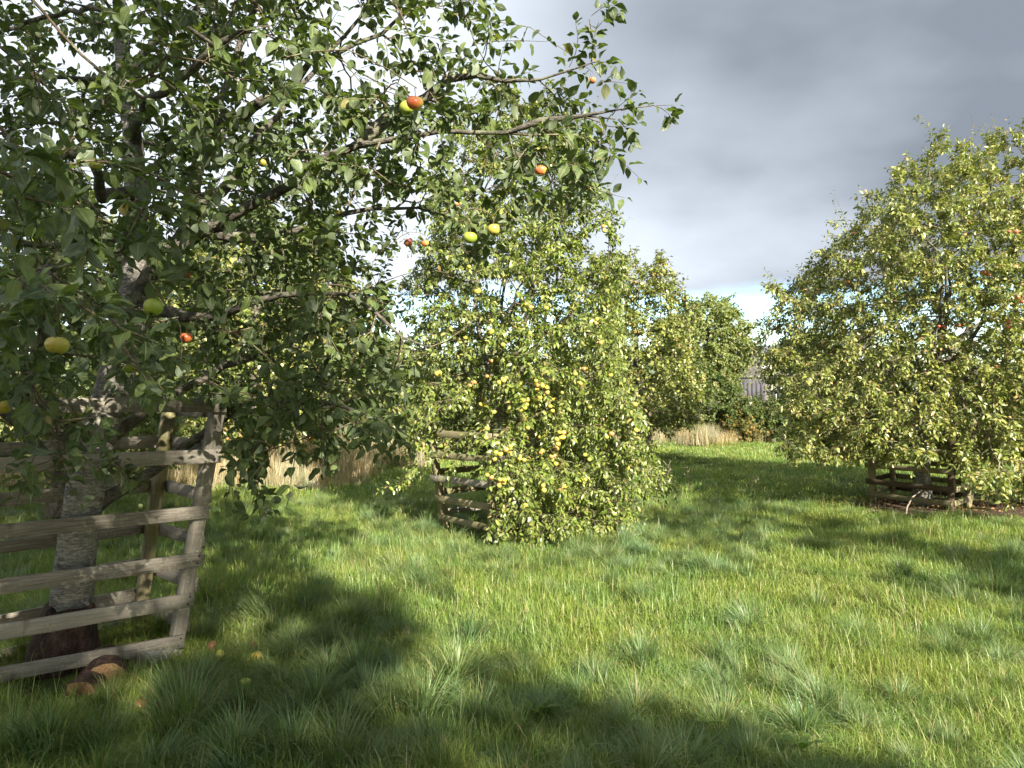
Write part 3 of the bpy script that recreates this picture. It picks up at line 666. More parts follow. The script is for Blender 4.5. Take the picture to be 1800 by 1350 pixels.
def near_cull(P):
    d = np.linalg.norm(P-np.array([0, 0, EYE]), axis=1)
    px = P[:, 0]/np.maximum(P[:, 1], 0.05)*1350+900; py = 695-(P[:, 2]-EYE)/np.maximum(P[:, 1], 0.05)*1350
    bad = (P[:, 1] > 0.1) & (py > 735) & (px > 60) & (px < 370) & (P[:, 1] < 4.0) & ~((py < 890) & (px < 250) & (np.sin(px*0.05) > -0.2))
    bad |= (P[:, 1] > .1) & (py > 705) & (px > 255) & (px < 400) & (P[:, 1] < 4.8)
    bad |= (P[:, 1] > .1) & (py > 703) & (py < 745) & (px > 90) & (px < 390) & (P[:, 1] < 4.7) & (np.sin(px*.09) < .75)
    bad |= (P[:, 1] > .1) & (px > 340-(py-700)*.18) & (px < 392-(py-700)*.18) & (py > 705) & (P[:, 1] < 4.7)
    bad |= (P[:, 1] > 0.1) & (py > 905) | (P[:, 1] > 0.1) & (px > 730) & (px < 1300) & (py > 470)
    for ax, ay, ap, _k, _l, ad in near_apples:     # a fruit hangs clear of the leaves of its own spray
        bad |= (P[:, 1] > .1) & (P[:, 1] < ad*1350/ap+.03) & (np.hypot(px-ax, py-ay-ap*.2) < ap*.5+(25/np.maximum(P[:, 1], .5)))
    return (d > 1.75) & ~bad
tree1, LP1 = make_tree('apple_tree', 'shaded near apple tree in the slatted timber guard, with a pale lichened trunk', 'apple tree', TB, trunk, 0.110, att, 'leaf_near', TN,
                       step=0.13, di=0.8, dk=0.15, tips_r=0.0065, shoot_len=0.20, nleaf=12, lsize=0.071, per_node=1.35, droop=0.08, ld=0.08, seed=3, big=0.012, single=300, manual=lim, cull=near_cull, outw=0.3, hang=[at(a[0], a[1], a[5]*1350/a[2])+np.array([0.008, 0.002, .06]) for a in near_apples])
# dark flaking bark at the foot of the trunk
g = Geo(); P = np.array([(0, 0, -0.05), (0.0, 0, 0.1), (0.012, 0, 0.22), (0.03, 0, 0.36)]); tube_chain(g, P, [0.225, 0.190, 0.160, 0.131], 26, 0.035, 4)
link('bark_collar', g.mesh('bark_collar'), tree1, M['bark_base'])

# ------------------------------------------------------------------ the middle tree
def limbs(tr, i0, n, prof, cy, seed, k=0.62):
    r = np.random.default_rng(seed); prof = np.array(prof); out_ = []; top = prof[-1, 0]
    for j in range(n):
        a = j*2*math.pi/n+r.uniform(-.3, .3); p0 = np.array(tr[min(i0+j % 3, len(tr)-1)]); z1 = r.uniform(.5, .82)*top
        L = np.interp(z1, prof[:, 0], prof[:, 1]); Rr = np.interp(z1, prof[:, 0], prof[:, 2]); c = (L+Rr)/2; h = (Rr-L)/2*k*r.uniform(.6, 1.1)
        e = np.array([c+h*math.cos(a), cy+h*math.sin(a), z1]); m1 = p0+(e-p0)*np.array([.5, .5, .3])+r.normal(0, .05, 3); m2 = p0+(e-p0)*np.array([.85, .85, .66])+r.normal(0, .06, 3)
        out_.append((p0, [m1, m2, e]))
    return out_
def seg(prof, k=1.0, cx=0): return [(z, cx+(l-cx)*k, cx+(q_-cx)*k) for z, l, q_ in prof]
r = np.random.default_rng(21)
profM = seg([(0.12, -.1, 1.3), (.5, -.8, 1.6), (1.0, -1.15, 1.5), (1.6, -1.3, 1.35), (2.3, -1.4, 1.5), (3.0, -1.4, 1.55), (3.5, -1.25, 1.35), (4.0, -1.2, 1.2), (4.5, -1.05, 1.1), (4.95, -.7, 1.0), (5.25, -.2, .8)], 0.93, 0.1)
att = voids(crown_points(profM, 9.5, 4000, r, dfac=0.95), .02)
# open underneath, on the left side where the guard shows
px = att[:, 0]/att[:, 1]*1350+900; py = 695-(att[:, 2]-EYE)/att[:, 1]*1350
att = att[~((py > 790) & (px < 850)) & ~((py > 850) & (px < 862))]
att = np.r_[att, poly_sample([(745, 780), (750, 830), (850, 840), (860, 790)], 30, 8.6, 9.0, r), poly_sample([(1130, 790), (1130, 850), (1195, 860)], 22, 8.8, 9.4, r), poly_sample([(870, 790), (865, 925), (1000, 935), (1010, 800)], 190, 7.95, 8.7, r), poly_sample([(905, 690), (930, 935), (1120, 925), (1140, 760), (1100, 690)], 260, 8.2, 9.6, r), poly_sample([(860, 560), (860, 760), (1120, 760), (1090, 560)], 170, 8.1, 8.8, r), poly_sample([(850, 740), (862, 925), (900, 925), (900, 740)], 40, 7.9, 8.2, r),
            poly_sample([(660, 555), (690, 760), (750, 800), (760, 600)], 50, 8.8, 10.0, r), poly_sample([(700, 830), (690, 850), (720, 850)], 6, 9.0, 9.2, r)]
MB = np.array([-0.1, 9.25, 0])
mtr = [MB+np.array(p) for p in ((0, 0, -.05), (.01, 0, .4), (.03, .02, .9), (.02, .05, 1.25), (-.08, .08, 1.6), (-.16, .16, 2.1), (-.12, .1, 2.6), (0.02, .05, 3.2))]
rr_ = np.random.default_rng(5); n_ = 46
ep = crown_points([(3.2, -1.1, 1.2), (4.0, -.7, 1.0), (4.6, -.2, .9)], 9.5, n_, rr_, shell=0.4)
ex = (ep, np.c_[rr_.normal(0.08, .3, n_), rr_.normal(0, .3, n_), np.ones(n_)], 0.42)
def mid_cull(P):
    px = P[:, 0]/P[:, 1]*1350+900; py = 695-(P[:, 2]-EYE)/P[:, 1]*1350
    return ~((py > 800+12*np.sin(px*.21)) & (px > 735) & (px < 858) & (np.sin(px*.13+py*.09) < .82)) & ~((px < 700) & (py > 770) & (py < 825))
tree2, LP2 = make_tree('apple_tree', 'middle apple tree loaded with small yellow apples, its boughs hanging down over the guard', 'apple tree', MB, mtr, 0.085, att, 'leaf_mid', TM,
                       step=0.13, di=0.8, dk=0.14, tips_r=0.0075, shoot_len=0.19, nleaf=15, lsize=0.064, per_node=2.4, droop=0.5, seed=5, big=0.02, single=299, extra=ex, outw=0.8, cull=mid_cull, manual=limbs(mtr, 3, 7, profM, 9.5, 3))

# ------------------------------------------------------------------ the right tree
r = np.random.default_rng(31)
RB = np.array([6.05, 11.35, 0])
profR = seg([(.75, 4.1, 8.9), (1.2, 3.85, 9.2), (1.8, 3.85, 9.3), (2.4, 4.0, 9.3), (3.0, 4.1, 9.1), (3.6, 4.35, 8.9), (4.2, 5.0, 8.8), (4.7, 5.6, 8.6), (5.1, 6.05, 8.4), (5.4, 6.45, 8.0)], 0.95, 6.4)
att = voids(crown_points(profR, 11.5, 6000, r, dfac=0.85), .0, .85, 1.0); att = np.r_[att, crown_points(profR[:4], 11.4, 900, r, dfac=0.9)]
px = att[:, 0]/att[:, 1]*1350+900; py = 695-(att[:, 2]-EYE)/att[:, 1]*1350
att = att[~((py > 812) & (px < 1690))]
att = np.r_[att, poly_sample([(1690, 800), (1700, 850), (1830, 880), (1830, 800)], 60, 8.6, 9.6, r), poly_sample([(1330, 488), (1340, 510), (1420, 560), (1430, 520)], 16, 10.6, 11.4, r), poly_sample([(1370, 770), (1380, 810), (1500, 815), (1500, 770)], 30, 10, 11, r)]
rtr = [RB+np.array(p) for p in ((0, 0, -.05), (0, 0, .4), (.0, .02, .9), (.05, .05, 1.4), (.16, .0, 1.8), (.36, .1, 2.3), (.42, .2, 3.0), (.3, .1, 3.6))]
n_ = 75
ep = np.r_[crown_points([(3.0, 4.3, 8.7), (4.0, 5.2, 8.4), (5.4, 6.6, 7.9)], 11.5, n_, rr_, shell=0.35)]
ex = (ep, np.c_[rr_.normal(-.1, .35, n_)+(ep[:, 0]-6.4)*0.15, rr_.normal(0, .3, n_), np.ones(n_)], 0.68)
def right_cull(P):
    px = P[:, 0]/P[:, 1]*1350+900; py = 695-(P[:, 2]-EYE)/P[:, 1]*1350
    return ~((py > 812+10*np.sin(px*.11)) & (px > 1380) & (px < 1690+8*np.sin(py*.3)) & (np.sin(px*.17+py*.12) < .9))
tree3, LP3 = make_tree('apple_tree', 'broad right-hand apple tree with sparse shoots on top and brown soil below', 'apple tree', RB, rtr, 0.105, att, 'leaf_right', T3,
                       step=0.16, di=0.9, dk=0.17, tips_r=0.0085, shoot_len=0.23, nleaf=15, lsize=0.072, per_node=2.7, droop=0.35, cull=right_cull, seed=8, big=0.03, extra=ex, outw=0.8, manual=limbs(rtr, 3, 9, profR, 11.5, 4))

# ------------------------------------------------------------------ apple trees and hedgerow farther off
def far_tree(name, label, cat, base, prof, n, leaf, lsize, trunk_r, seed, cy=None, nleaf=12, per=1.4, step=0.3, slen=0.35, shell=0.6, dfac=0.95, h0=None, group=None, droop=0.3, sparse=None, stems=1):
    r = np.random.default_rng(seed); base = np.array(base, float)
    att = crown_points(prof, base[1] if cy is None else cy, n, r, shell=shell, dfac=dfac)
    top = prof[-1][0]; cxt = (prof[-1][1]+prof[-1][2])/2
    K = max(4, int(top*0.8/0.4)); 
    tr = [base+np.array([(cxt-base[0])*(k/K)**2*0.7+r.normal(0, .02), r.normal(0, .02), -0.05+top*0.8*k/K]) for k in range(K+1)]
    return make_tree(name, label, cat, base, tr, trunk_r, att, leaf, TF, step=step, di=1.6, dk=step*1.1, tips_r=0.02, shoot_len=slen, nleaf=nleaf, lsize=lsize, per_node=per, droop=droop, seed=seed, far=True, barkmat='bark_far', twigmat='bark_far', outw=0.7, group=group)
far_tree('apple_tree', 'apple tree in its own timber guard, standing behind the middle tree', 'apple tree', (3.1, 19, 0),
         [(.9, 2.2, 4.5), (2, 1.9, 4.7), (3, 1.8, 4.4), (4, 1.85, 4.2), (4.7, 2.0, 3.9), (5.0, 2.3, 3.7)], 900, 'leaf_right', 0.10, 0.08, 41, per=2.6, step=0.2, slen=0.3)
far_tree('apple_tree', 'dark-stemmed apple tree standing just behind the near guard', 'apple tree', (-5.7, 9.6, 0),
         [(.8, -7.6, -4.4), (1.6, -7.9, -3.9), (2.6, -7.8, -3.8), (3.6, -7.4, -4.3), (4.4, -6.8, -5.0)], 1000, 'leaf_mid', 0.095, 0.1, 42, per=2.2, step=0.2, slen=0.28)
far_tree('apple_tree', 'pale sunlit apple tree seen between the boughs of the near tree', 'apple tree', (-5.2, 15.5, 0),
         [(.8, -7.4, -3.0), (2, -7.6, -2.7), (3, -7.4, -2.8), (4, -6.8, -3.4), (4.9, -6.0, -4.3)], 900, 'leaf_right', 0.11, 0.1, 43, per=2.0, step=0.22, slen=0.3)
far_tree('ash_tree', 'tall domed ash tree rising above the hedge beside the house roof', 'ash tree', (9.2, 36, 0),
         [(1.6, 8.0, 10.0), (2.8, 7.6, 10.5), (3.6, 7.3, 11.0), (4.7, 7.3, 10.9), (5.5, 7.7, 10.5), (6.1, 8.5, 9.9)], 1500, 'leaf_far', 0.16, 0.18, 44, per=3.0, step=0.27, slen=0.5)
far_tree('ash_tree', 'lower leafy tree between the house and the right-hand apple tree', 'tree', (13.0, 36, 0),
         [(1.4, 12.8, 15.8), (2.6, 12.6, 16), (3.8, 12.5, 15.8), (4.4, 13, 15.2)], 650, 'leaf_far', 0.19, 0.14, 45, per=2.6, step=0.34, slen=0.45)
far_tree('field_tree', 'far hedgerow tree glimpsed above the pale apple tree on the left', 'tree', (-9.5, 27, 0),
         [(1.4, -13, -6), (3, -13.5, -5.2), (5, -13, -5.6), (7, -11.5, -6.8), (7.8, -10.5, -8)], 900, 'leaf_far', 0.22, 0.18, 46, per=2.2, step=0.4, slen=0.5)
# hedge made of single shrubs
hs = [(-15.5, 21.5, 3.4, 2.2, 'leaf_hedge', 'hedge shrub at the far left end of the hedge, behind the trees'),
      (-12.2, 21.8, 3.0, 2.1, 'leaf_far', 'pale green hedge shrub behind the dark-stemmed apple tree'),
      (-9.0, 22.0, 3.3, 2.0, 'leaf_hedge', 'dark green hedge shrub behind the near guard'),
      (-6.0, 22.2, 3.0, 2.0, 'leaf_far', 'pale hedge shrub behind the pale sunlit apple tree'),
      (-3.4, 22.6, 3.2, 2.1, 'leaf_far', 'light green hedge shrub in the gap left of the middle tree'),
      (-0.6, 23.4, 2.7, 1.9, 'leaf_hedge', 'hedge shrub hidden mostly behind the middle tree'),
      (2.2, 24.5, 2.9, 1.9, 'leaf_hedge', 'hedge shrub behind the farthest timber guard'),
      (4.6, 26.0, 3.3, 1.7, 'leaf_far', 'tall pale hedge shrub just right of the farthest guard'),
      (6.4, 26.2, 2.6, 1.6, 'leaf_hedge', 'dark hedge shrub below the ash tree'),
      (7.45, 25.4, .8, 0.42, 'leaf_orange', 'low orange-tinged bush at the foot of the hedge'),
      (8.1, 26.6, 1.4, 1.35, 'leaf_hedge', 'low dark hedge shrub in front of the grey shed'),
      (9.7, 26.4, 1.45, 1.4, 'leaf_hedge', 'low dark hedge shrub in front of the pale house wall'),
      (12.3, 27.3, 2.7, 1.6, 'leaf_far', 'hedge shrub showing left of the right-hand apple tree'),
      (16.4, 27.8, 2.8, 2.0, 'leaf_hedge', 'hedge shrub hidden behind the right-hand apple tree'),
      (19.6, 28.0, 2.9, 2.0, 'leaf_hedge', 'hedge shrub at the right end of the hedge')]
for i, (x, y, h_, w_, lf, lb) in enumerate(hs):
    far_tree('hedge_shrub', lb, 'hedge shrub', (x, y, 0), [(.1, x-w_*.95, x+w_*.95), (h_*.35, x-w_*1.08, x+w_*1.08), (h_*.7, x-w_*.9, x+w_*.9), (h_*.9, x-w_*.6, x+w_*.6), (h_, x-w_*.25, x+w_*.25)],
             int(150*w_*h_/2+(60 if h_ > 2.2 else 300)), lf, 0.125, 0.07, 60+i, per=2.7, step=0.26 if h_ > 2.2 else .17, slen=0.36, nleaf=13, dfac=0.7, group='shrubs of the far hedge', droop=0.15, shell=0.8)
# big trees behind the camera whose shade lies over the foreground
def shade_tree(label, x, y, z0, z1, rad, seed, n=420, ls=0.22, per=2.2):
    far_tree('roadside_tree', label, 'tree', (x, y, 0), [(z0, x-rad*.6, x+rad*.6), (z0+(z1-z0)*.3, x-rad, x+rad), (z0+(z1-z0)*.7, x-rad*.9, x+rad*.9), (z1, x-rad*.35, x+rad*.35)],
             n, 'leaf_far', ls, 0.2, seed, per=per, step=0.5, slen=0.6, nleaf=12, shell=1.2)
# in sun-perpendicular coordinates: u across the light, w metres towards the sun
def uw(u, w): return (u*0.89+w*0.45, u*0.45-w*0.89)
def shade(lb, u, w, prof, n, seed, ls=.2):
    x_, y_ = uw(u, w); far_tree('shade_tree', lb, 'tree', (x_, y_, 0), [(z, x_-h_, x_+h_) for z, h_ in prof], n, 'leaf_far', ls, 0.2, seed, per=2.3, step=0.42, slen=0.5, nleaf=12, shell=1.3, dfac=1.0)
shade('tall broad leafy tree behind the viewpoint, shading the near guard', -1.5, 10, [(3, 4), (5, 4.9), (6.7, 4.2), (8.3, 3.2), (9.4, 2.3), (10.7, 1.95), (12.5, 1.9), (14.5, 1.5), (16, .7)], 1600, 101)
shade('leafy tree left of the tall one behind the viewpoint', -8.0, 11, [(3, 3), (6, 3.6), (10, 3.2), (13, 1.5)], 700, 102)
shade('slender leafy tree behind the viewpoint, farthest right', 7.2, 6.5, [(5.4, .8), (6.3, 1.7), (7.6, 1.5), (8.3, .6)], 90, 103)

# ------------------------------------------------------------------ timber guards
def board(name, p0, p1, w, t, parent, base, mat, nrm_dir, seed, rough=0.0013, label=None):
    """a sawn board from p0 to p1, width w (up), thickness t, lying on the side the normal points to"""
    p0 = Vector(p0); p1 = Vector(p1); L = (p1-p0).length; X = (p1-p0).normalized(); N = Vector(nrm_dir); N = (N-X*N.dot(X)).normalized(); Z = X.cross(N); 
    if Z.z < 0 and abs(X.z) < 0.8: Z = -Z
    r = np.random.default_rng(seed); K = 9; V = []
    bev = min(w, t)*0.07
    for i, u in enumerate(np.linspace(0, L, K)):
        dw = r.normal(0, rough, 2); s = 0.0 + (r.normal(0, 0.002))
        hw0 = w/2+dw[0]; hw1 = w/2+dw[1]; ht = t/2
        sag = rough*1.3*math.sin(u/L*math.pi+seed)
        for (a, b) in ((-ht+bev, -hw0), (ht-bev, -hw0), (ht, -hw0+bev), (ht, hw1-bev), (ht-bev, hw1), (-ht+bev, hw1), (-ht, hw1-bev), (-ht, -hw0+bev)):
            V.append((u+(r.normal(0, 0.003) if i in (0, K-1) else 0), a+s, b+sag))
    V = np.array(V); k = np.arange(K-1)[:, None]*8; a = np.arange(8)[None]; b = (a+1) % 8
    Q = np.stack([k+a, k+b, k+8+b, k+8+a], -1).reshape(-1, 4)
    caps = np.array([[0, 7, 6, 5], [0, 5, 4, 1], [1, 4, 3, 2]]); c2 = caps[:, ::-1]+8*(K-1)
    me = np_mesh(name, V, [np.r_[Q, caps, c2]], smooth=False)
    o = link(name, me, parent, M[mat]); Y = Z.cross(X)
    # board frame: x along, y = outward normal, z = up
    Yn = N; Zn = X.cross(Yn); sgn = 1 if Zn.z >= 0 or abs(X.z) > 0.8 else -1
    Zn = Zn*sgn
    mt = Matrix(((X.x, Yn.x, Zn.x, 0), (X.y, Yn.y, Zn.y, 0), (X.z, Yn.z, Zn.z, 0), (0, 0, 0, 1)))
    if mt.to_3x3().determinant() < 0:
        mt = Matrix(((X.x, -Yn.x, Zn.x, 0), (X.y, -Yn.y, Zn.y, 0), (X.z, -Yn.z, Zn.z, 0), (0, 0, 0, 1)))
    o.matrix_local = Matrix.Translation(p0-Vector(base)) @ mt
    if label: o['label'] = label
    return o
def nail(o, x, z, t):
    g = Geo(); an = np.arange(8)*math.pi/4
    V = np.r_[np.c_[x+0.006*np.cos(an), np.full(8, t/2+0.0012), z+0.006*np.sin(an)], [[x, t/2+0.0025, z]]]
    g.add(V, [np.array([[k, (k+1) % 8, 8] for k in range(8)])]); V2 = V.copy(); V2[:, 1] *= -1
    g.add(V2, [np.array([[(k+1) % 8, k, 8] for k in range(8)])])
    link('nail', g.mesh('nail'), o, M['dark'])
def guard(label, corners, tops, sides, post_w, rail_w, rail_t, mats, seed, nails=False, over=0.07, group='timber guards round the apple trees', pmat=None, base=None):
    """corners: ground points in ring order; sides: list of rail heights per side i (corner i -> i+1)"""
    C_ = [np.array([*c, -0.15]) for c in corners]; T_ = [np.array(t, float) for t in tops]
    b = np.mean([c for c in C_], axis=0)*np.array([1, 1, 0]) if base is None else np.array(base, float)
    root = empty('tree_guard', b); tag(root, label, 'tree guard', group)
    ctr = b
    for i, (c, t) in enumerate(zip(C_, T_)):
        o = np.array([c[0]-ctr[0], c[1]-ctr[1], 0]); 
        j = (i+1) % len(C_); e = C_[j]-c; nn = np.array([e[1], -e[0], 0]); 
        if nn.dot(o) < 0: nn = -nn
        board('post', c, t, post_w, post_w, root, b, (pmat or mats)[i % len(pmat or mats)], nn, seed+i, 0.0013)
    k = 0
    for i, zs in enumerate(sides):
        j = (i+1) % len(C_); e = nrm(C_[j]-C_[i]); nn = np.array([e[1], -e[0], 0]); mid = (C_[i]+C_[j])/2-ctr; mid[2] = 0
        if nn.dot(mid) < 0: nn = -nn
        for z in zs:
            z0, z1 = z if isinstance(z, tuple) else (z, z)
            def pt(q, zz): u = (zz+0.15)/(T_[q][2]+0.15); return C_[q]+(T_[q]-C_[q])*u
            a = pt(i, z0); d = pt(j, z1); ex = nrm(d-a)
            a = a-ex*(over+0.006*((k*7) % 5)) + nn*(post_w/2+rail_t/2+0.003); d = d+ex*(over+0.006*((k*3) % 5)) + nn*(post_w/2+rail_t/2+0.003)
            if i % 2: a = a+ex*0.03; d = d-ex*0.03
            o = board('rail', a, d, rail_w*(0.95+0.1*((k*5 % 7)/7)), rail_t, root, b, mats[k % len(mats)], nn, seed*13+k)
            if nails:
                L = float(np.linalg.norm(d-a))
                for xx in (over*0.9, L-over*0.9):
                    nail(o, xx, 0.022, rail_t); nail(o, xx+0.012, -0.02, rail_t)
            k += 1
    return root
g1 = guard('large near tree guard of weathered grey rails round the pale trunk', [(-2.07, 4.65), (-2.95, 3.85), (-3.2, 4.15), (-2.53, 5.16)],
      [(-1.78, 4.70, 1.63), (-3.15, 3.62, 1.6), (-3.4, 4.2, 1.6), (-2.36, 5.28, 1.5)],
      [[(.125, .155), (.37, .37), (.61, .61), (.90, .89), (1.235, 1.24), (1.54, 1.55)], [.2, .45, .7, 1.0, 1.3], [.06, .26, .46, .70, .98, 1.28], [(.16, .20), (.42, .45), (.69, .71), .98, 1.28, 1.5]],
      0.076, 0.080, 0.022, ['wood_grey', 'wood_grey', 'wood_grey'], 3, nails=True, pmat=['wood_grey', 'wood_grey', 'wood_moss', 'wood_moss'], over=0.026)
guard('tree guard half buried under the hanging boughs of the middle tree', [(-.76, 9.2), (-.22, 8.5), (.42, 9.35), (-.06, 9.95)],
      [(-1.0, 9.15, 1.32), (-.22, 8.4, 1.0), (.55, 9.4, 1.3), (-.06, 10.1, 1.3)],
      [[.15, .38, .62, .90, 1.15], [.15, .38, .62, .90, 1.15], [.2, .44, .68, .95], [.2, .44, .68, .95]], 0.078, 0.075, 0.022, ['wood_moss', 'wood_moss', 'wood_grey'], 5, over=.045)
guard('tree guard on brown soil beneath the right-hand apple tree', [(5.41, 11.5), (5.97, 10.5), (6.62, 11.2), (6.08, 12.25)],
      [(5.33, 11.5, 1.25), (5.98, 10.4, 1.25), (6.72, 11.2, 1.25), (6.05, 12.3, 1.25)],
      [[.13, .32, .56, .82, 1.08]]*4, 0.078, 0.075, 0.022, ['wood_moss', 'wood_dark', 'wood_moss'], 7, over=.045)
guard('small faded tree guard in the distance under the farthest apple tree', [(2.42, 19.0), (2.9, 18.4), (3.4, 19.1), (2.95, 19.6)],
      [(2.40, 19.0, 1.34), (2.9, 18.3, 1.3), (3.42, 19.1, 1.34), (2.95, 19.7, 1.3)], [[.45, .86, 1.27]]*4, 0.085, 0.09, 0.03, ['wood_faded'], 9)

# ------------------------------------------------------------------ apples
def apple_mesh(name, seg_=20, ring=14):
    V = []
    for i in range(1, ring):
        ph = math.pi*i/ring; s = math.sin(ph); c = math.cos(ph)
        rad = 0.5*s*(1+0.10*c); z = 0.44*c - 0.10*math.exp(-(s/0.30)**2)*(1 if c > 0 else -0.75)
        for j in range(seg_):
            th = 2*math.pi*j/seg_; rb = rad*(1+0.025*math.cos(5*th)*(1-c)*0.5)
            V.append((rb*math.cos(th), rb*math.sin(th), z))
    V.append((0, 0, 0.34-0.0)); V.append((0, 0, -0.37)); V = np.array(V)
    k = np.arange(ring-2)[:, None]*seg_; a = np.arange(seg_)[None]; b = (a+1) % seg_
    Q = np.stack([k+a, k+seg_+a, k+seg_+b, k+b], -1).reshape(-1, 4); n = (ring-1)*seg_
    a = np.arange(seg_); b = (a+1) % seg_
    T = np.r_[np.stack([np.full(seg_, n), a, b], -1), np.stack([np.full(seg_, n+1), n-seg_+b, n-seg_+a], -1)]
    return np_mesh(name, V, [T, Q])
kinds = {}
def apple(kind, loc, dia, label, group=None, stalk=True, tilt=0.25, name='apple', lo=False):
    key = (kind, lo)
    if key not in kinds:
        me = apple_mesh('apple', 10, 7) if lo else apple_mesh('apple'); me.transform(Matrix.Scale(0.07, 4)); me.materials.append(M[kind]); kinds[key] = me
    o = bpy.data.objects.new(name, kinds[key]); COL.objects.link(o); o.location = loc; s = dia/0.07
    o.scale = (s, s*random.uniform(.95, 1.05), s*random.uniform(.9, 1.05)); o.rotation_euler = (random.gauss(0, tilt), random.gauss(0, tilt), random.uniform(-2.6, -0.6))
    tag(o, label, 'apple', group)
    if stalk:
        if 'stalk' not in kinds:
            g = Geo(); tube_chain(g, [(0, 0, .022), (.001, 0, .035), (.004, 0, .048), (.008, .002, .062)], [.0017, .0015, .0014, .002], 6); me = g.mesh('stalk'); me.materials.append(M['twig']); kinds['stalk'] = me
            g = Geo(); an = np.arange(10)*2*math.pi/10; rr2 = np.where(np.arange(10) % 2, .0045, .009)
            g.add(np.r_[np.c_[rr2*np.cos(an), rr2*np.sin(an), np.where(np.arange(10) % 2, -.027, -.032)], [[0, 0, -.0255]]], [np.array([[(k+1) % 10, k, 10] for k in range(10)])]); me = g.mesh('calyx'); me.materials.append(M['dark']); kinds['calyx'] = me
        for nm in ('stalk', 'calyx'):
            c = bpy.data.objects.new(nm, kinds[nm]); COL.objects.link(c); c.parent = o
    return o
for px_, py_, dpx, kd, lb, dia in near_apples:
    d = dia*1350/dpx; p = at(px_, py_, d)
    o = apple(kd, p, dia, lb)
# hidden-edge leaves next to the near apples come from the crown; middle tree fruit:
def fruit(LP, n, test, kinds_, dia, seed, clump=0.5):
    r = np.random.default_rng(seed); px = LP[:, 0]/LP[:, 1]*1350+900; py = 695-(LP[:, 2]-EYE)/LP[:, 1]*1350
    # keep leaves near the camera-side skin of the crown
    key = (px//14).astype(int)*10000+(py//14).astype(int); order = np.argsort(LP[:, 1]); seen = {}; 
    for i in order:
        k = int(key[i]); seen.setdefault(k, []) 
        if len(seen[k]) < 2: seen[k].append(i)
    pool = np.array([v[-1] for v in seen.values()]); w = test(px[pool], py[pool]); w = w/w.sum()
    sel = r.choice(pool, size=n, replace=False, p=w); out_ = []
    for i in sel:
        p = LP[i]+np.array([0, -0.03, -0.03]); out_.append(p)
        if r.random() < clump: out_.append(p+np.array([r.choice([-1, 1])*dia*0.85, r.normal(0, .02), r.normal(0, .03)]))
        if r.random() < clump*.35: out_.append(p+np.array([r.normal(0, .02), r.normal(0, .02), -dia*0.9]))
    return out_
wm = lambda x, y: np.exp(-((x-930)/130.)**2)*np.clip((y-330)/350., .03, 1.0)*(y < 930)+0.02
for i, p in enumerate(fruit(LP2, 78, wm, None, 0.055, 3, 0.5)):
    pk = random.random() < 0.22
    apple('apple_peach' if pk else 'apple_yellow', p, random.uniform(.046, .06), 'small peach-flushed apple among the leaves of the middle tree' if pk else 'small yellow apple among the leaves of the middle tree',
          'peach-flushed apples on the middle tree' if pk else 'yellow apples on the middle tree', stalk=False, lo=True)
wr = lambda x, y: (np.exp(-((x-1720)/110.)**2-((y-540)/150.)**2)+0.05*(y < 800))*(y > 390)*(x > 1460)
for i, p in enumerate(fruit(LP3, 13, wr, None, 0.065, 4, 0.4)):
    apple('apple_red', p, random.uniform(.05, .07), 'small red apple in the crown of the right-hand tree', 'red apples on the right-hand tree', stalk=False, lo=True)

# windfalls
def windfall(px_, py_, kd, label, dia=.07):
    d = EYE*1350/(py_-695); p = at(px_, py_, d); p[2] = float(gh(p[0], p[1]))+0.035
    apple(kd, p, dia, label, group='windfall apples', tilt=1.0)
windfall(250, 1262, 'apple_rot', 'orange rotting windfall apple in front of the split logs', .075)
windfall(375, 1153, 'apple_rot', 'brownish orange windfall apple right of the near guard post', .07)
windfall(389, 1170, 'apple_dull', 'yellow windfall apple just in front of the brownish orange one', .07)
windfall(445, 1153, 'apple_rot', 'small brown windfall apple beyond a yellow one', .055)
windfall(453, 1172, 'apple_dull', 'yellow windfall apple in front of the small brown one', .07)
windfall(434, 1215, 'apple_green', 'green windfall apple sunk in the grass below the sunny spot', .065)
windfall(711, 1130, 'apple_dull', 'lone yellow windfall apple in the shaded grass mid-field', .065)

# ------------------------------------------------------------------ split logs at the foot of the near guard
def wedge(name, loc, rot, L, rad, ang, label, mats, parent=None):
    """a length split from a round log: bark arc and two cleft faces meeting at the heart"""
    r = np.random.default_rng(int(L*1000)); K = 6; n = 9; th = np.linspace(-ang/2, ang/2, n)
    prof = np.r_[[[0, 0]], np.c_[np.cos(th), np.sin(th)]]; V = []
    for i in range(K):
        x = L*i/(K-1); s = rad*(1+r.normal(0, .03)); ofs = r.normal(0, .004, prof.shape)
        V.append(np.c_[np.full(len(prof), x)+r.normal(0, .004, len(prof)), prof*s+ofs])
    V = np.concatenate(V); m_ = n+1
    root = empty(name, loc); root.rotation_euler = rot; tag(root, label, 'log', 'split logs lying by the near guard')
    def q(idx): return np.array([[k*m_+a, k*m_+b, (k+1)*m_+b, (k+1)*m_+a] for k in range(K-1) for a, b in idx])
    link('bark', np_mesh('bark', V, [q([(i, i+1) for i in range(1, n)])]), root, M[mats[0]])
    fan = np.array([[0, i, i+1] for i in range(1, n)])
    link('split_face', np_mesh('split_face', V, [np.r_[fan[:, ::-1], fan+(K-1)*m_], q([(0, 1), (n, 0)])], smooth=False), root, M[mats[1]])
def gp(px_, py_, h=0.0): d = (EYE-h)*1350/(py_-695); return at(px_, py_, d)
def lg(px_, d, z): p = at(px_, 700, d); p[2] = z; return p
wedge('split_log', lg(190, 4.24, .0), (R(84), R(-4), R(118)), .27, .13, R(158), 'rounded split log with a pale orange cut face', ('bark_base', 'logwood'))
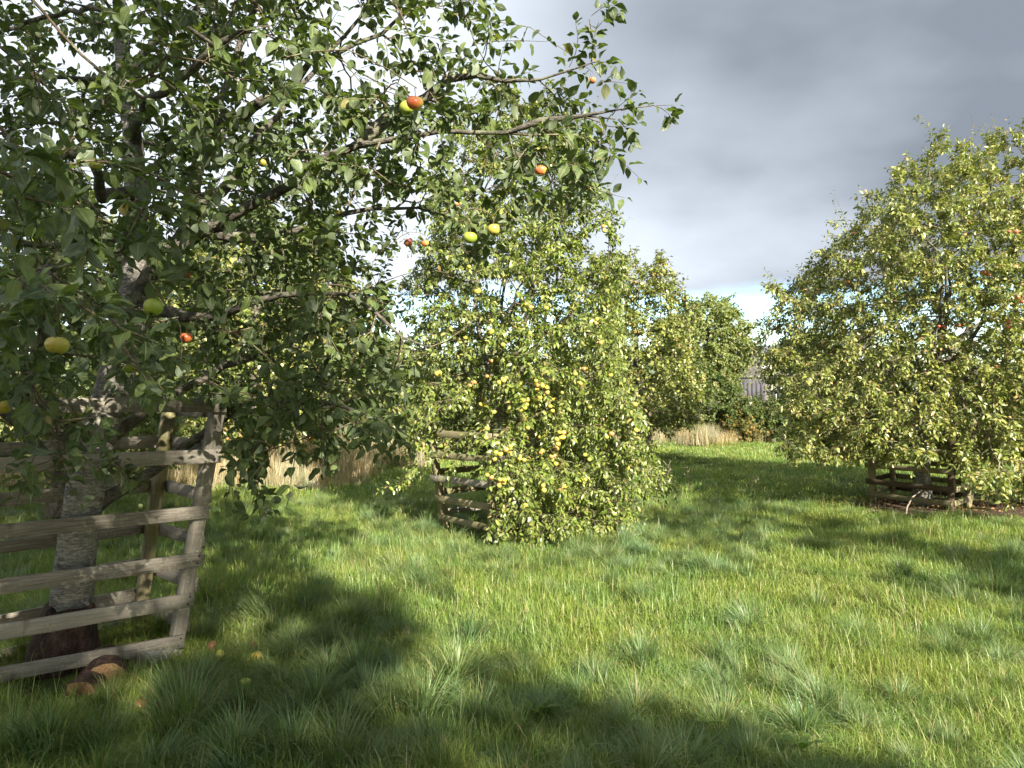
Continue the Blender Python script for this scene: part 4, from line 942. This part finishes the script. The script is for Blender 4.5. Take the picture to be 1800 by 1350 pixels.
wedge('split_log', lg(246, 4.44, .0), (R(70), R(3), R(64)), .22, .12, R(150), 'split log beside the post, its cleft face greyish brown', ('bark', 'log_grey'))
wedge('split_log', lg(146, 4.10, .0), (R(95), R(-6), R(96)), .22, .085, R(175), 'small split log with an orange end at the left of the heap', ('bark_base', 'logwood'))
wedge('split_log', lg(178, 3.99, -.02), (R(80), R(0), R(25)), .20, .075, R(150), 'grey weathered log piece lowest in the grass', ('log_grey', 'log_grey'))

# ------------------------------------------------------------------ house, shed beyond the hedge
def box(g, x0, x1, y0, y1, z0, z1):
    V = np.array([(x, y, z) for z in (z0, z1) for y in (y0, y1) for x in (x0, x1)])
    g.add(V, [np.array([[0, 2, 3, 1], [4, 5, 7, 6], [0, 1, 5, 4], [2, 6, 7, 3], [0, 4, 6, 2], [1, 3, 7, 5]])])
def boxo(name, x0, x1, y0, y1, z0, z1, parent, m_):
    g = Geo(); box(g, x0, x1, y0, y1, z0, z1); return link(name, g.mesh(name, False), parent, M[m_])
h = empty('stone_house', (16, 52, 0)); tag(h, 'low pale-walled house with a brown slate roof beyond the hedge', 'house')
boxo('wall', -1.0, 7, -3, 3, 0, 2.6, h, 'render_wall')
V = np.array([(-1.3, -3.4, 2.55), (7.3, -3.4, 2.55), (7.3, 3.4, 2.55), (-1.3, 3.4, 2.55), (-1.3, 0, 4.5), (7.3, 0, 4.5)])
link('roof', np_mesh('roof', V, [np.array([[0, 1, 5, 4], [2, 3, 4, 5], [0, 3, 2, 1]]), np.array([[0, 4, 3], [1, 2, 5]])], smooth=False), h, M['slate'])
boxo('rooflight', 0.2, 1.3, -2.2, -2.1, 3.25, 3.6, h, 'white'); boxo('chimney', 3.2, 3.9, -.35, .35, 4.1, 5.2, h, 'render_wall')
for x in (0.4, 3.0, 5.2):
    w_ = boxo('window', x, x+.9, -3.04, -3.005, 1.2, 2.1, h, 'white'); boxo('pane', x+.07, x+.42, -3.06, -3.045, 1.27, 2.03, w_, 'glass'); boxo('pane', x+.48, x+.83, -3.06, -3.045, 1.27, 2.03, w_, 'glass')
h2 = empty('stone_house', (18.5, 66, 0)); tag(h2, 'grey-roofed house behind and above the low pale one', 'house')
boxo('wall', -3, 6, -3, 3, 0, 4.0, h2, 'render_wall')
V = np.array([(-3.3, -3.4, 3.95), (6.3, -3.4, 3.95), (6.3, 3.4, 3.95), (-3.3, 3.4, 3.95), (-3.3, 0, 5.9), (6.3, 0, 5.9)])
link('roof', np_mesh('roof', V, [np.array([[0, 1, 5, 4], [2, 3, 4, 5], [0, 3, 2, 1]]), np.array([[0, 4, 3], [1, 2, 5]])], smooth=False), h2, M['slate2'])
s_ = empty('garden_shed', (13.2, 43.5, 0)); tag(s_, 'grey sheeted shed with a dark doorway, left of the pale house wall', 'shed')
boxo('wall', -.9, 1.15, 0, 2, 0, 2.6, s_, 'shed'); boxo('roof', -1.0, 1.25, -.1, 2.1, 2.605, 2.72, s_, 'slate'); boxo('door', -.45, -.05, -.04, -.004, .1, 2.5, s_, 'dark')
for k in range(4): boxo('panel', .12+k*.25, .12+k*.25+.21, -.03, -.004, 1.2, 2.3, s_, 'shed')
for k, (px_, d_) in enumerate(((1296, 27.5),)):
    p = at(px_, 700, d_); g = Geo(); tube_chain(g, [(0, 0, 0), (0, 0, 0.8), (0, 0, 1.55)], [.05, .05, .05], 8); o = link('fence_post', g.mesh('fence_post'), None, M['wood_grey']); o.location = (p[0], p[1]-1.5, 0); tag(o, 'pale fence post standing in the hedge below the shed', 'post')

# ------------------------------------------------------------------ grass
def blades(n, rad, hmin, hmax, wid, lean, seed, centre=False, segs=3, power=1.0, square=True, bias=0.0):
    r = np.random.default_rng(seed)
    if centre:
        a = r.uniform(0, 6.283, n); q_ = rad*r.random(n)**0.8; P = np.stack([q_*np.cos(a), q_*np.sin(a), 0*a], 1)
        az = a + r.normal(0, .5, n); az = np.arctan2(np.sin(az), np.cos(az)+bias*1.2); ln = lean*(0.25+0.75*q_/rad)*r.uniform(.5, 1.3, n)
    else:
        P = np.stack([r.uniform(-rad, rad, n), r.uniform(-rad, rad, n), np.zeros(n)], 1); az = r.uniform(0, 6.283, n); ln = lean*r.uniform(.1, 1.4, n)
    h = r.uniform(hmin, hmax, n)*(1.0); K = segs+1; t = np.linspace(0, 1, K)[None]
    d = np.stack([np.cos(az), np.sin(az)], 1); s = np.stack([-np.sin(az+r.normal(0, .6, n)), np.cos(az)], 1)
    ang = ln[:, None]*t**power*1.5             # bending angle along the blade
    dl = h[:, None]/segs; hor = np.concatenate([np.zeros((n, 1)), np.cumsum(np.sin(ang[:, 1:])*dl, 1)], 1); ver = np.concatenate([np.zeros((n, 1)), np.cumsum(np.cos(ang[:, 1:])*dl, 1)], 1)
    C_ = np.concatenate([P[:, None, :2]+d[:, None, :]*hor[:, :, None], ver[:, :, None]], 2)
    w = (wid*r.uniform(.6, 1.3, n))[:, None]*np.array([.8, 1.0, .75, 0.5, .3])[:segs][None]
    L = C_[:, :segs].copy(); Rr = C_[:, :segs].copy(); L[:, :, :2] += s[:, None, :]*w[..., None]/2; Rr[:, :, :2] -= s[:, None, :]*w[..., None]/2
    V = np.concatenate([L, Rr, C_[:, segs:]], 1); k = 2*segs+1; off = (np.arange(n)*k)[:, None, None]
    Q = np.array([[i, i+1, segs+i+1, segs+i] for i in range(segs-1)]); T = np.array([[segs-1, 2*segs, 2*segs-1]])
    return V.reshape(-1, 3), [(T[None]+off).reshape(-1, 3), (Q[None]+off).reshape(-1, 4)], np.repeat(r.random(n), k)
def patch(name, specs, mat):
    g = Geo()
    for sp in specs: V, F, a = blades(**sp); g.add(V, F, a)
    me = g.mesh(name, smooth=False); me.materials.append(M[mat]); return bpy.data.objects.new(name, me)
def scatter(name, protos, P, rotz, scl, idx, label_kind='stuff', tilt=0.0, seed=0):
    """one grass object: points that geometry nodes dress with tufts"""
    r = np.random.default_rng(seed)
    c = bpy.data.collections.new(name+'_tufts')
    for i, p in enumerate(protos): p.name = 'tuft_%02d' % i; c.objects.link(p)
    rot = np.c_[r.normal(0, tilt, len(P)), r.normal(0, tilt, len(P)), rotz]
    me = bpy.data.meshes.new(name); me.vertices.add(len(P)); me.vertices.foreach_set('co', np.ascontiguousarray(P, dtype=np.float32).ravel())
    a = me.attributes.new('rot', 'FLOAT_VECTOR', 'POINT'); a.data.foreach_set('vector', rot.astype(np.float32).ravel())
    a = me.attributes.new('scl', 'FLOAT_VECTOR', 'POINT'); a.data.foreach_set('vector', np.ascontiguousarray(scl, dtype=np.float32).ravel())
    a = me.attributes.new('idx', 'INT', 'POINT'); a.data.foreach_set('value', idx.astype(np.int32))
    me.materials.append(protos[0].data.materials[0])
    o = link(name, me); tag(o, kind='stuff')
    ng = bpy.data.node_groups.new(name, 'GeometryNodeTree'); ng.interface.new_socket('Geometry', in_out='INPUT', socket_type='NodeSocketGeometry'); ng.interface.new_socket('Geometry', in_out='OUTPUT', socket_type='NodeSocketGeometry')
    N = ng.nodes; gi = N.new('NodeGroupInput'); go = N.new('NodeGroupOutput'); ip = N.new('GeometryNodeInstanceOnPoints'); ci = N.new('GeometryNodeCollectionInfo')
    ci.inputs['Collection'].default_value = c; ci.inputs['Separate Children'].default_value = True; ci.inputs['Reset Children'].default_value = True
    def na(nm, ty): n = N.new('GeometryNodeInputNamedAttribute'); n.data_type = ty; n.inputs['Name'].default_value = nm; return n.outputs[0]
    l = ng.links.new; l(gi.outputs[0], ip.inputs['Points']); l(ci.outputs[0], ip.inputs['Instance']); ip.inputs['Pick Instance'].default_value = True
    l(na('idx', 'INT'), ip.inputs['Instance Index']); l(na('rot', 'FLOAT_VECTOR'), ip.inputs['Rotation']); l(na('scl', 'FLOAT_VECTOR'), ip.inputs['Scale']); l(ip.outputs[0], go.inputs[0])
    md = o.modifiers.new('scatter', 'NODES'); md.node_group = ng
    return o
def frustum_points(y0, y1, sp, r, margin=0.9, side=0.70):
    out_ = []; y = y0
    xs_ = np.arange(-side*y1-margin, side*y1+margin, sp); ys_ = np.arange(y0, y1, sp); X, Y = np.meshgrid(xs_, ys_)
    X = X.ravel()+r.uniform(-.5, .5, X.size)*sp; Y = Y.ravel()+r.uniform(-.5, .5, Y.size)*sp
    k = np.abs(X) < side*Y+margin; return np.c_[X[k], Y[k]]
def fnoise(x, y, s, sd=0):
    """smooth value noise 0..1"""
    r = np.random.default_rng(sd); T = r.random((64, 64)); x = x/s+100; y = y/s+100; xi = np.floor(x).astype(int); yi = np.floor(y).astype(int); fx = x-xi; fy = y-yi
    fx = fx*fx*(3-2*fx); fy = fy*fy*(3-2*fy); g = lambda a, b: T[a % 64, b % 64]
    return (g(xi, yi)*(1-fx)+g(xi+1, yi)*fx)*(1-fy)+(g(xi, yi+1)*(1-fx)+g(xi+1, yi+1)*fx)*fy
def bare(x, y):
    """1 where the turf is worn away: under the right tree, a little under the middle one"""
    a = ((x-7.2)/2.4)**2+((y-10.95)/1.45)**2; b = ((x+0.1)/0.7)**2+((y-9.2)/0.6)**2; c_ = ((x+2.42)/.5)**2+((y-4.32)/.42)**2
    return np.maximum(np.clip(1.6-a, 0, 1), np.maximum(np.clip(1.2-b, 0, 1)*.5, np.clip(1.4-c_, 0, 1)*.9))
r = np.random.default_rng(77)
near = [patch('t', [dict(n=700, rad=.17, hmin=.04, hmax=.115, wid=.0028, lean=1.9, seed=100+i), dict(n=130, rad=.17, hmin=.09, hmax=.19, wid=.0027, lean=1.9, seed=120+i)], 'grass') for i in range(6)]
mid_ = [patch('t', [dict(n=1100, rad=.34, hmin=.04, hmax=.11, wid=.0040, lean=1.9, seed=140+i), dict(n=130, rad=.34, hmin=.09, hmax=.18, wid=.0037, lean=1.8, seed=160+i)], 'grass') for i in range(5)]
farp = [patch('t', [dict(n=800, rad=.7, hmin=.05, hmax=.13, wid=.011, lean=1.4, seed=180+i, segs=2)], 'grass') for i in range(4)]
def lay(name, protos, y0, y1, sp, hs=1.0, seed=1, side=.72):
    r = np.random.default_rng(seed); P = frustum_points(y0, y1, sp, r, side=side)
    b = bare(P[:, 0], P[:, 1]); P = P[r.random(len(P)) > b*1.15]
    f = fnoise(P[:, 0], P[:, 1], .8, 3)*.6+fnoise(P[:, 0], P[:, 1], .3, 4)*.4
    # shorter, closer turf towards the right; rougher towards the left and centre
    hgt = hs*(0.34+1.75*f**1.4)*np.where(P[:, 0] > 1.2+0.2*P[:, 1], 0.85, 1.0)
    Z = gh(P[:, 0], P[:, 1]); s = r.uniform(.9, 1.15, len(P))
    return scatter(name, protos, np.c_[P, Z], r.uniform(0, 6.28, len(P)), np.c_[s, s, s*hgt], r.integers(0, len(protos), len(P)), tilt=.06, seed=seed)
lay('grass', near, 1.2, 5.2, .155, 1.0, 1)
lay('grass', mid_, 5.1, 12.5, .30, 1.0, 2)
lay('grass', farp, 12.2, 34, .62, 1.0, 3, side=.72)
# tussocks of long arching blades
tus = [patch('t', [dict(n=240, rad=.10, hmin=.16, hmax=.38, wid=.0050, lean=1.6, bias=(0, .5, 1.2)[i % 3], seed=200+i, centre=True, segs=5, power=1.2), dict(n=60, rad=.09, hmin=.1, hmax=.25, wid=.005, lean=1.2, seed=220+i, centre=True, segs=5)], 'tussock') for i in range(6)]
spots = [(330, 1290, 1.15), (520, 1330, 1.0), (90, 1330, 1.1), (200, 1250, .8), (640, 1200, .9), (800, 1215, 1.25), (740, 1260, 1.0), (830, 1130, .95), (790, 1060, .9), (460, 1110, .95), (520, 1170, .9), (600, 1330, 1.0), (430, 1000, .8),
         (1240, 1020, .95), (1120, 1060, .7), (880, 985, .8), (1020, 985, .75), (700, 985, .65), (390, 985, .8), (450, 930, .7), (960, 1050, .7), (40, 1250, .9), (20, 1340, 1.0), (420, 1330, 1.0), (690, 1340, .8), (350, 1060, .7), (900, 1290, .8),
         (560, 1070, .7), (1080, 985, .7), (980, 960, .7), (1400, 1180, .6), (1700, 1240, .6), (130, 1240, .7), (560, 1250, .8), (850, 950, .7), (760, 940, .6), (920, 935, .7)]
P = []
for px_, py_, s in spots:
    p = at(px_, py_, EYE*1350/(py_-695)); P.append((p[0], p[1], s*1.0))
P = np.array(P); r = np.random.default_rng(9)
Q = frustum_points(2.0, 11.5, .28, r); f = fnoise(Q[:, 0], Q[:, 1], 1.2, 8); k = (r.random(len(Q)) < np.clip(f-.12, 0, 1)*2.2*np.where(Q[:, 0] > .5+.25*Q[:, 1], .45, 1.0)) & (bare(Q[:, 0], Q[:, 1]) < .1); Q = Q[k]
P = P[bare(P[:, 0], P[:, 1]) < .3]; P = np.r_[P, np.c_[Q, r.uniform(.42, .85, len(Q))]]
scatter('grass_tussocks', tus, np.c_[P[:, :2], gh(P[:, 0], P[:, 1])], r.uniform(0, 6.28, len(P)), np.c_[P[:, 2]*r.uniform(.9, 1.3, len(P)), P[:, 2]*r.uniform(.9, 1.3, len(P)), P[:, 2]*r.uniform(.75, 1.1, len(P))], r.integers(0, 6, len(P)), tilt=.2, seed=2)
# dry straw-coloured stems: a fringe before the hedge and scattered single ones
stw = [patch('t', [dict(n=110, rad=.3, hmin=.45, hmax=.95, wid=.009, lean=.28, seed=240+i, segs=4), dict(n=120, rad=.3, hmin=.2, hmax=.5, wid=.01, lean=.7, seed=250+i, segs=3)], 'straw') for i in range(4)]
P = []
for (xa, xb, ya, yb, n_, s0) in ((-11, -2.6, 12.8, 15.0, 230, .8), (-8, -2.0, 16, 20.5, 220, .95), (4.0, 7.0, 24.4, 25.8, 85, .8), (-2, 4, 22, 23.5, 60, .8), (7, 20, 25.2, 26.4, 60, .7)):
    x = r.uniform(xa, xb, n_); y = r.uniform(ya, yb, n_)+(x-xa)*0.0; s = s0*r.uniform(.6, 1.1, n_)
    if xa == -11: 
        lim_ = 12.6+(x+5)*0.25; s = s*np.clip((y-11.5-(x+5.5)*0.55)/1.5, .25, 1.0)
    P.append(np.c_[x, y, s])
P = np.concatenate(P)
scatter('dry_grass', stw, np.c_[P[:, :2], 0*P[:, 0]], r.uniform(0, 6.28, len(P)), np.repeat(P[:, 2:3], 3, 1), r.integers(0, 4, len(P)), tilt=.1, seed=3)
stem = [patch('t', [dict(n=5, rad=.12, hmin=.22, hmax=.42, wid=.0028, lean=.45, seed=260+i, segs=4)], 'straw') for i in range(5)]
Q = frustum_points(2.3, 12, .55, r); f = fnoise(Q[:, 0], Q[:, 1], 1.0, 18); k = r.random(len(Q)) < np.clip(f-.2, 0, 1)*.8; Q = Q[k]; s = r.uniform(.6, 1.1, len(Q))
scatter('dry_stems', stem, np.c_[Q, gh(Q[:, 0], Q[:, 1])], r.uniform(0, 6.28, len(Q)), np.c_[s, s, s], r.integers(0, 5, len(Q)), tilt=.15, seed=4)

# worn soil and fallen leaves beneath the right tree
def disc(name, cx, cy, rx, ry, z, m_, seed):
    r = np.random.default_rng(seed); n = 64; rings = 10; th = np.arange(n)*2*math.pi/n; k = 1+.14*np.sin(th*3+1)+.08*np.sin(th*7+2)+.05*np.sin(th*13); V = [[cx, cy, gh(cx, cy)+z]]
    for i in range(1, rings+1):
        u = i/rings; x = cx+rx*k*u*np.cos(th); y = cy+ry*k*u*np.sin(th); V += list(np.c_[x, y, gh(x, y)+z+r.normal(0, .006, n)*(u < .95)])
    V = np.array(V); T = np.array([[0, 1+i, 1+(i+1) % n] for i in range(n)]); Q = np.array([[1+k_*n+i, 1+(k_+1)*n+i, 1+(k_+1)*n+(i+1) % n, 1+k_*n+(i+1) % n] for k_ in range(rings-1) for i in range(n)])
    o = link(name, np_mesh(name, V, [T, Q]), None, M[m_]); tag(o, kind='structure')
disc('bare_soil', 7.2, 10.95, 2.6, 1.6, .012, 'soil', 1)
n_ = 700; x = r.normal(7.1, 1.1, n_); y = r.normal(11.4, .55, n_); Z = gh(x, y)+.03
Dv = np.c_[r.normal(0, 1, (n_, 2)), r.normal(0, .25, n_)]; Nv = np.c_[r.normal(0, .5, (n_, 2)), np.ones(n_)]
V, F, a = place_leaves(TM[0], np.c_[x, y, Z], Dv, Nv, r.uniform(.03, .07, n_), r.random(n_)); g = Geo(); g.add(V, F, a); tag(link('fallen_leaves', g.mesh('fallen_leaves'), None, M['leaf_dead']), kind='stuff')
# feather, leaning stick, broad-leaved weeds, dock stem
def feather():
    p = gp(1571, 917, .07); g = Geo(); tube_chain(g, [(-.09, 0, 0), (0, 0, .008), (.1, 0, .0)], [.0025, .002, .001], 5)
    root = link('feather', None); root.location = p; root.rotation_euler = (.1, .35, R(-40)); tag(root, 'small white feather lying on the sunlit grass before the right guard', 'feather')
    link('quill', g.mesh('quill'), root, M['white']); T_ = leaf_template(8, .26, .2, .05); V = T_[0].copy()*.17+np.array([-.06, 0, .004]); link('vane', np_mesh('vane', V, [T_[1], T_[2]]), root, M['feather'])
feather()
g = Geo(); p0 = gp(1590, 907); p1 = at(1618, 862, 10.3); tube_chain(g, [(0, 0, -.05), (0.02, 0, .12), (.09, .0, .25), tuple(np.array(p1)-p0)], [.012, .011, .01, .007], 7); o = link('stick', g.mesh('stick'), None, M['wood_faded']); o.location = p0; tag(o, 'pale leaning stick at the front edge of the brown soil', 'stick')
def weed(px_, py_, label, n, ls):
    p = gp(px_, py_, .08); p[2] = gh(p[0], p[1])+.06; root = empty('dandelion', p); tag(root, label, 'weed'); r = np.random.default_rng(px_)
    for k in range(n):
        an = k*2.4; V = leaf_template(8, .42, .25, .35, .3)[0].copy(); T_ = leaf_template(8, .42, .25, .35, .3)
        V[9:, 1] *= np.tile([1, .6, 1.1, .65, 1.1, .6, .9], 2); o = link('leaf', np_mesh('leaf', V*ls, [T_[1], T_[2]]), root, M['grass']); o.rotation_euler = (0, -r.uniform(.5, .9), an)
weed(940, 1238, 'broad-leaved weed rosette in the shaded grass at bottom centre', 7, .13)
weed(1405, 1290, 'small pale weed rosette in the shaded grass toward bottom right', 6, .11)
weed(1240, 1250, 'low weed rosette between two other rosettes in the shade', 6, .09)
def dock(px_, py_, h_, label, seed):
    p = gp(px_, py_); root = empty('dock_stem', p); tag(root, label, 'seed stem'); r = np.random.default_rng(seed)
    g = Geo(); tube_chain(g, [(0, 0, 0), (.01, 0, h_*.5), (.03, 0, h_)], [.005, .004, .002], 5); link('stem', g.mesh('stem'), root, M['straw'])
    g = Geo()
    for k in range(9):
        a = r.uniform(0, 6.28); z = h_*r.uniform(.55, 1); q_ = np.array([.02*z/h_, 0, z]); e = q_+np.array([.08*math.cos(a), .08*math.sin(a), .07]); tube_chain(g, [q_, (q_+e)/2+[0, 0, -.005], e], [.002, .002, .006], 4)
    link('seed_head', g.mesh('seed_head'), root, M['wood_faded'])
dock(1172, 872, .5, 'dry brown seed stem at the right tip of the middle tree', 1)
dock(1208, 868, .42, 'dry seed stem farther right, alone in the sunlit grass', 2)
dock(1325, 880, .38, 'thin dry stem at the edge of the shade before the right tree', 3)
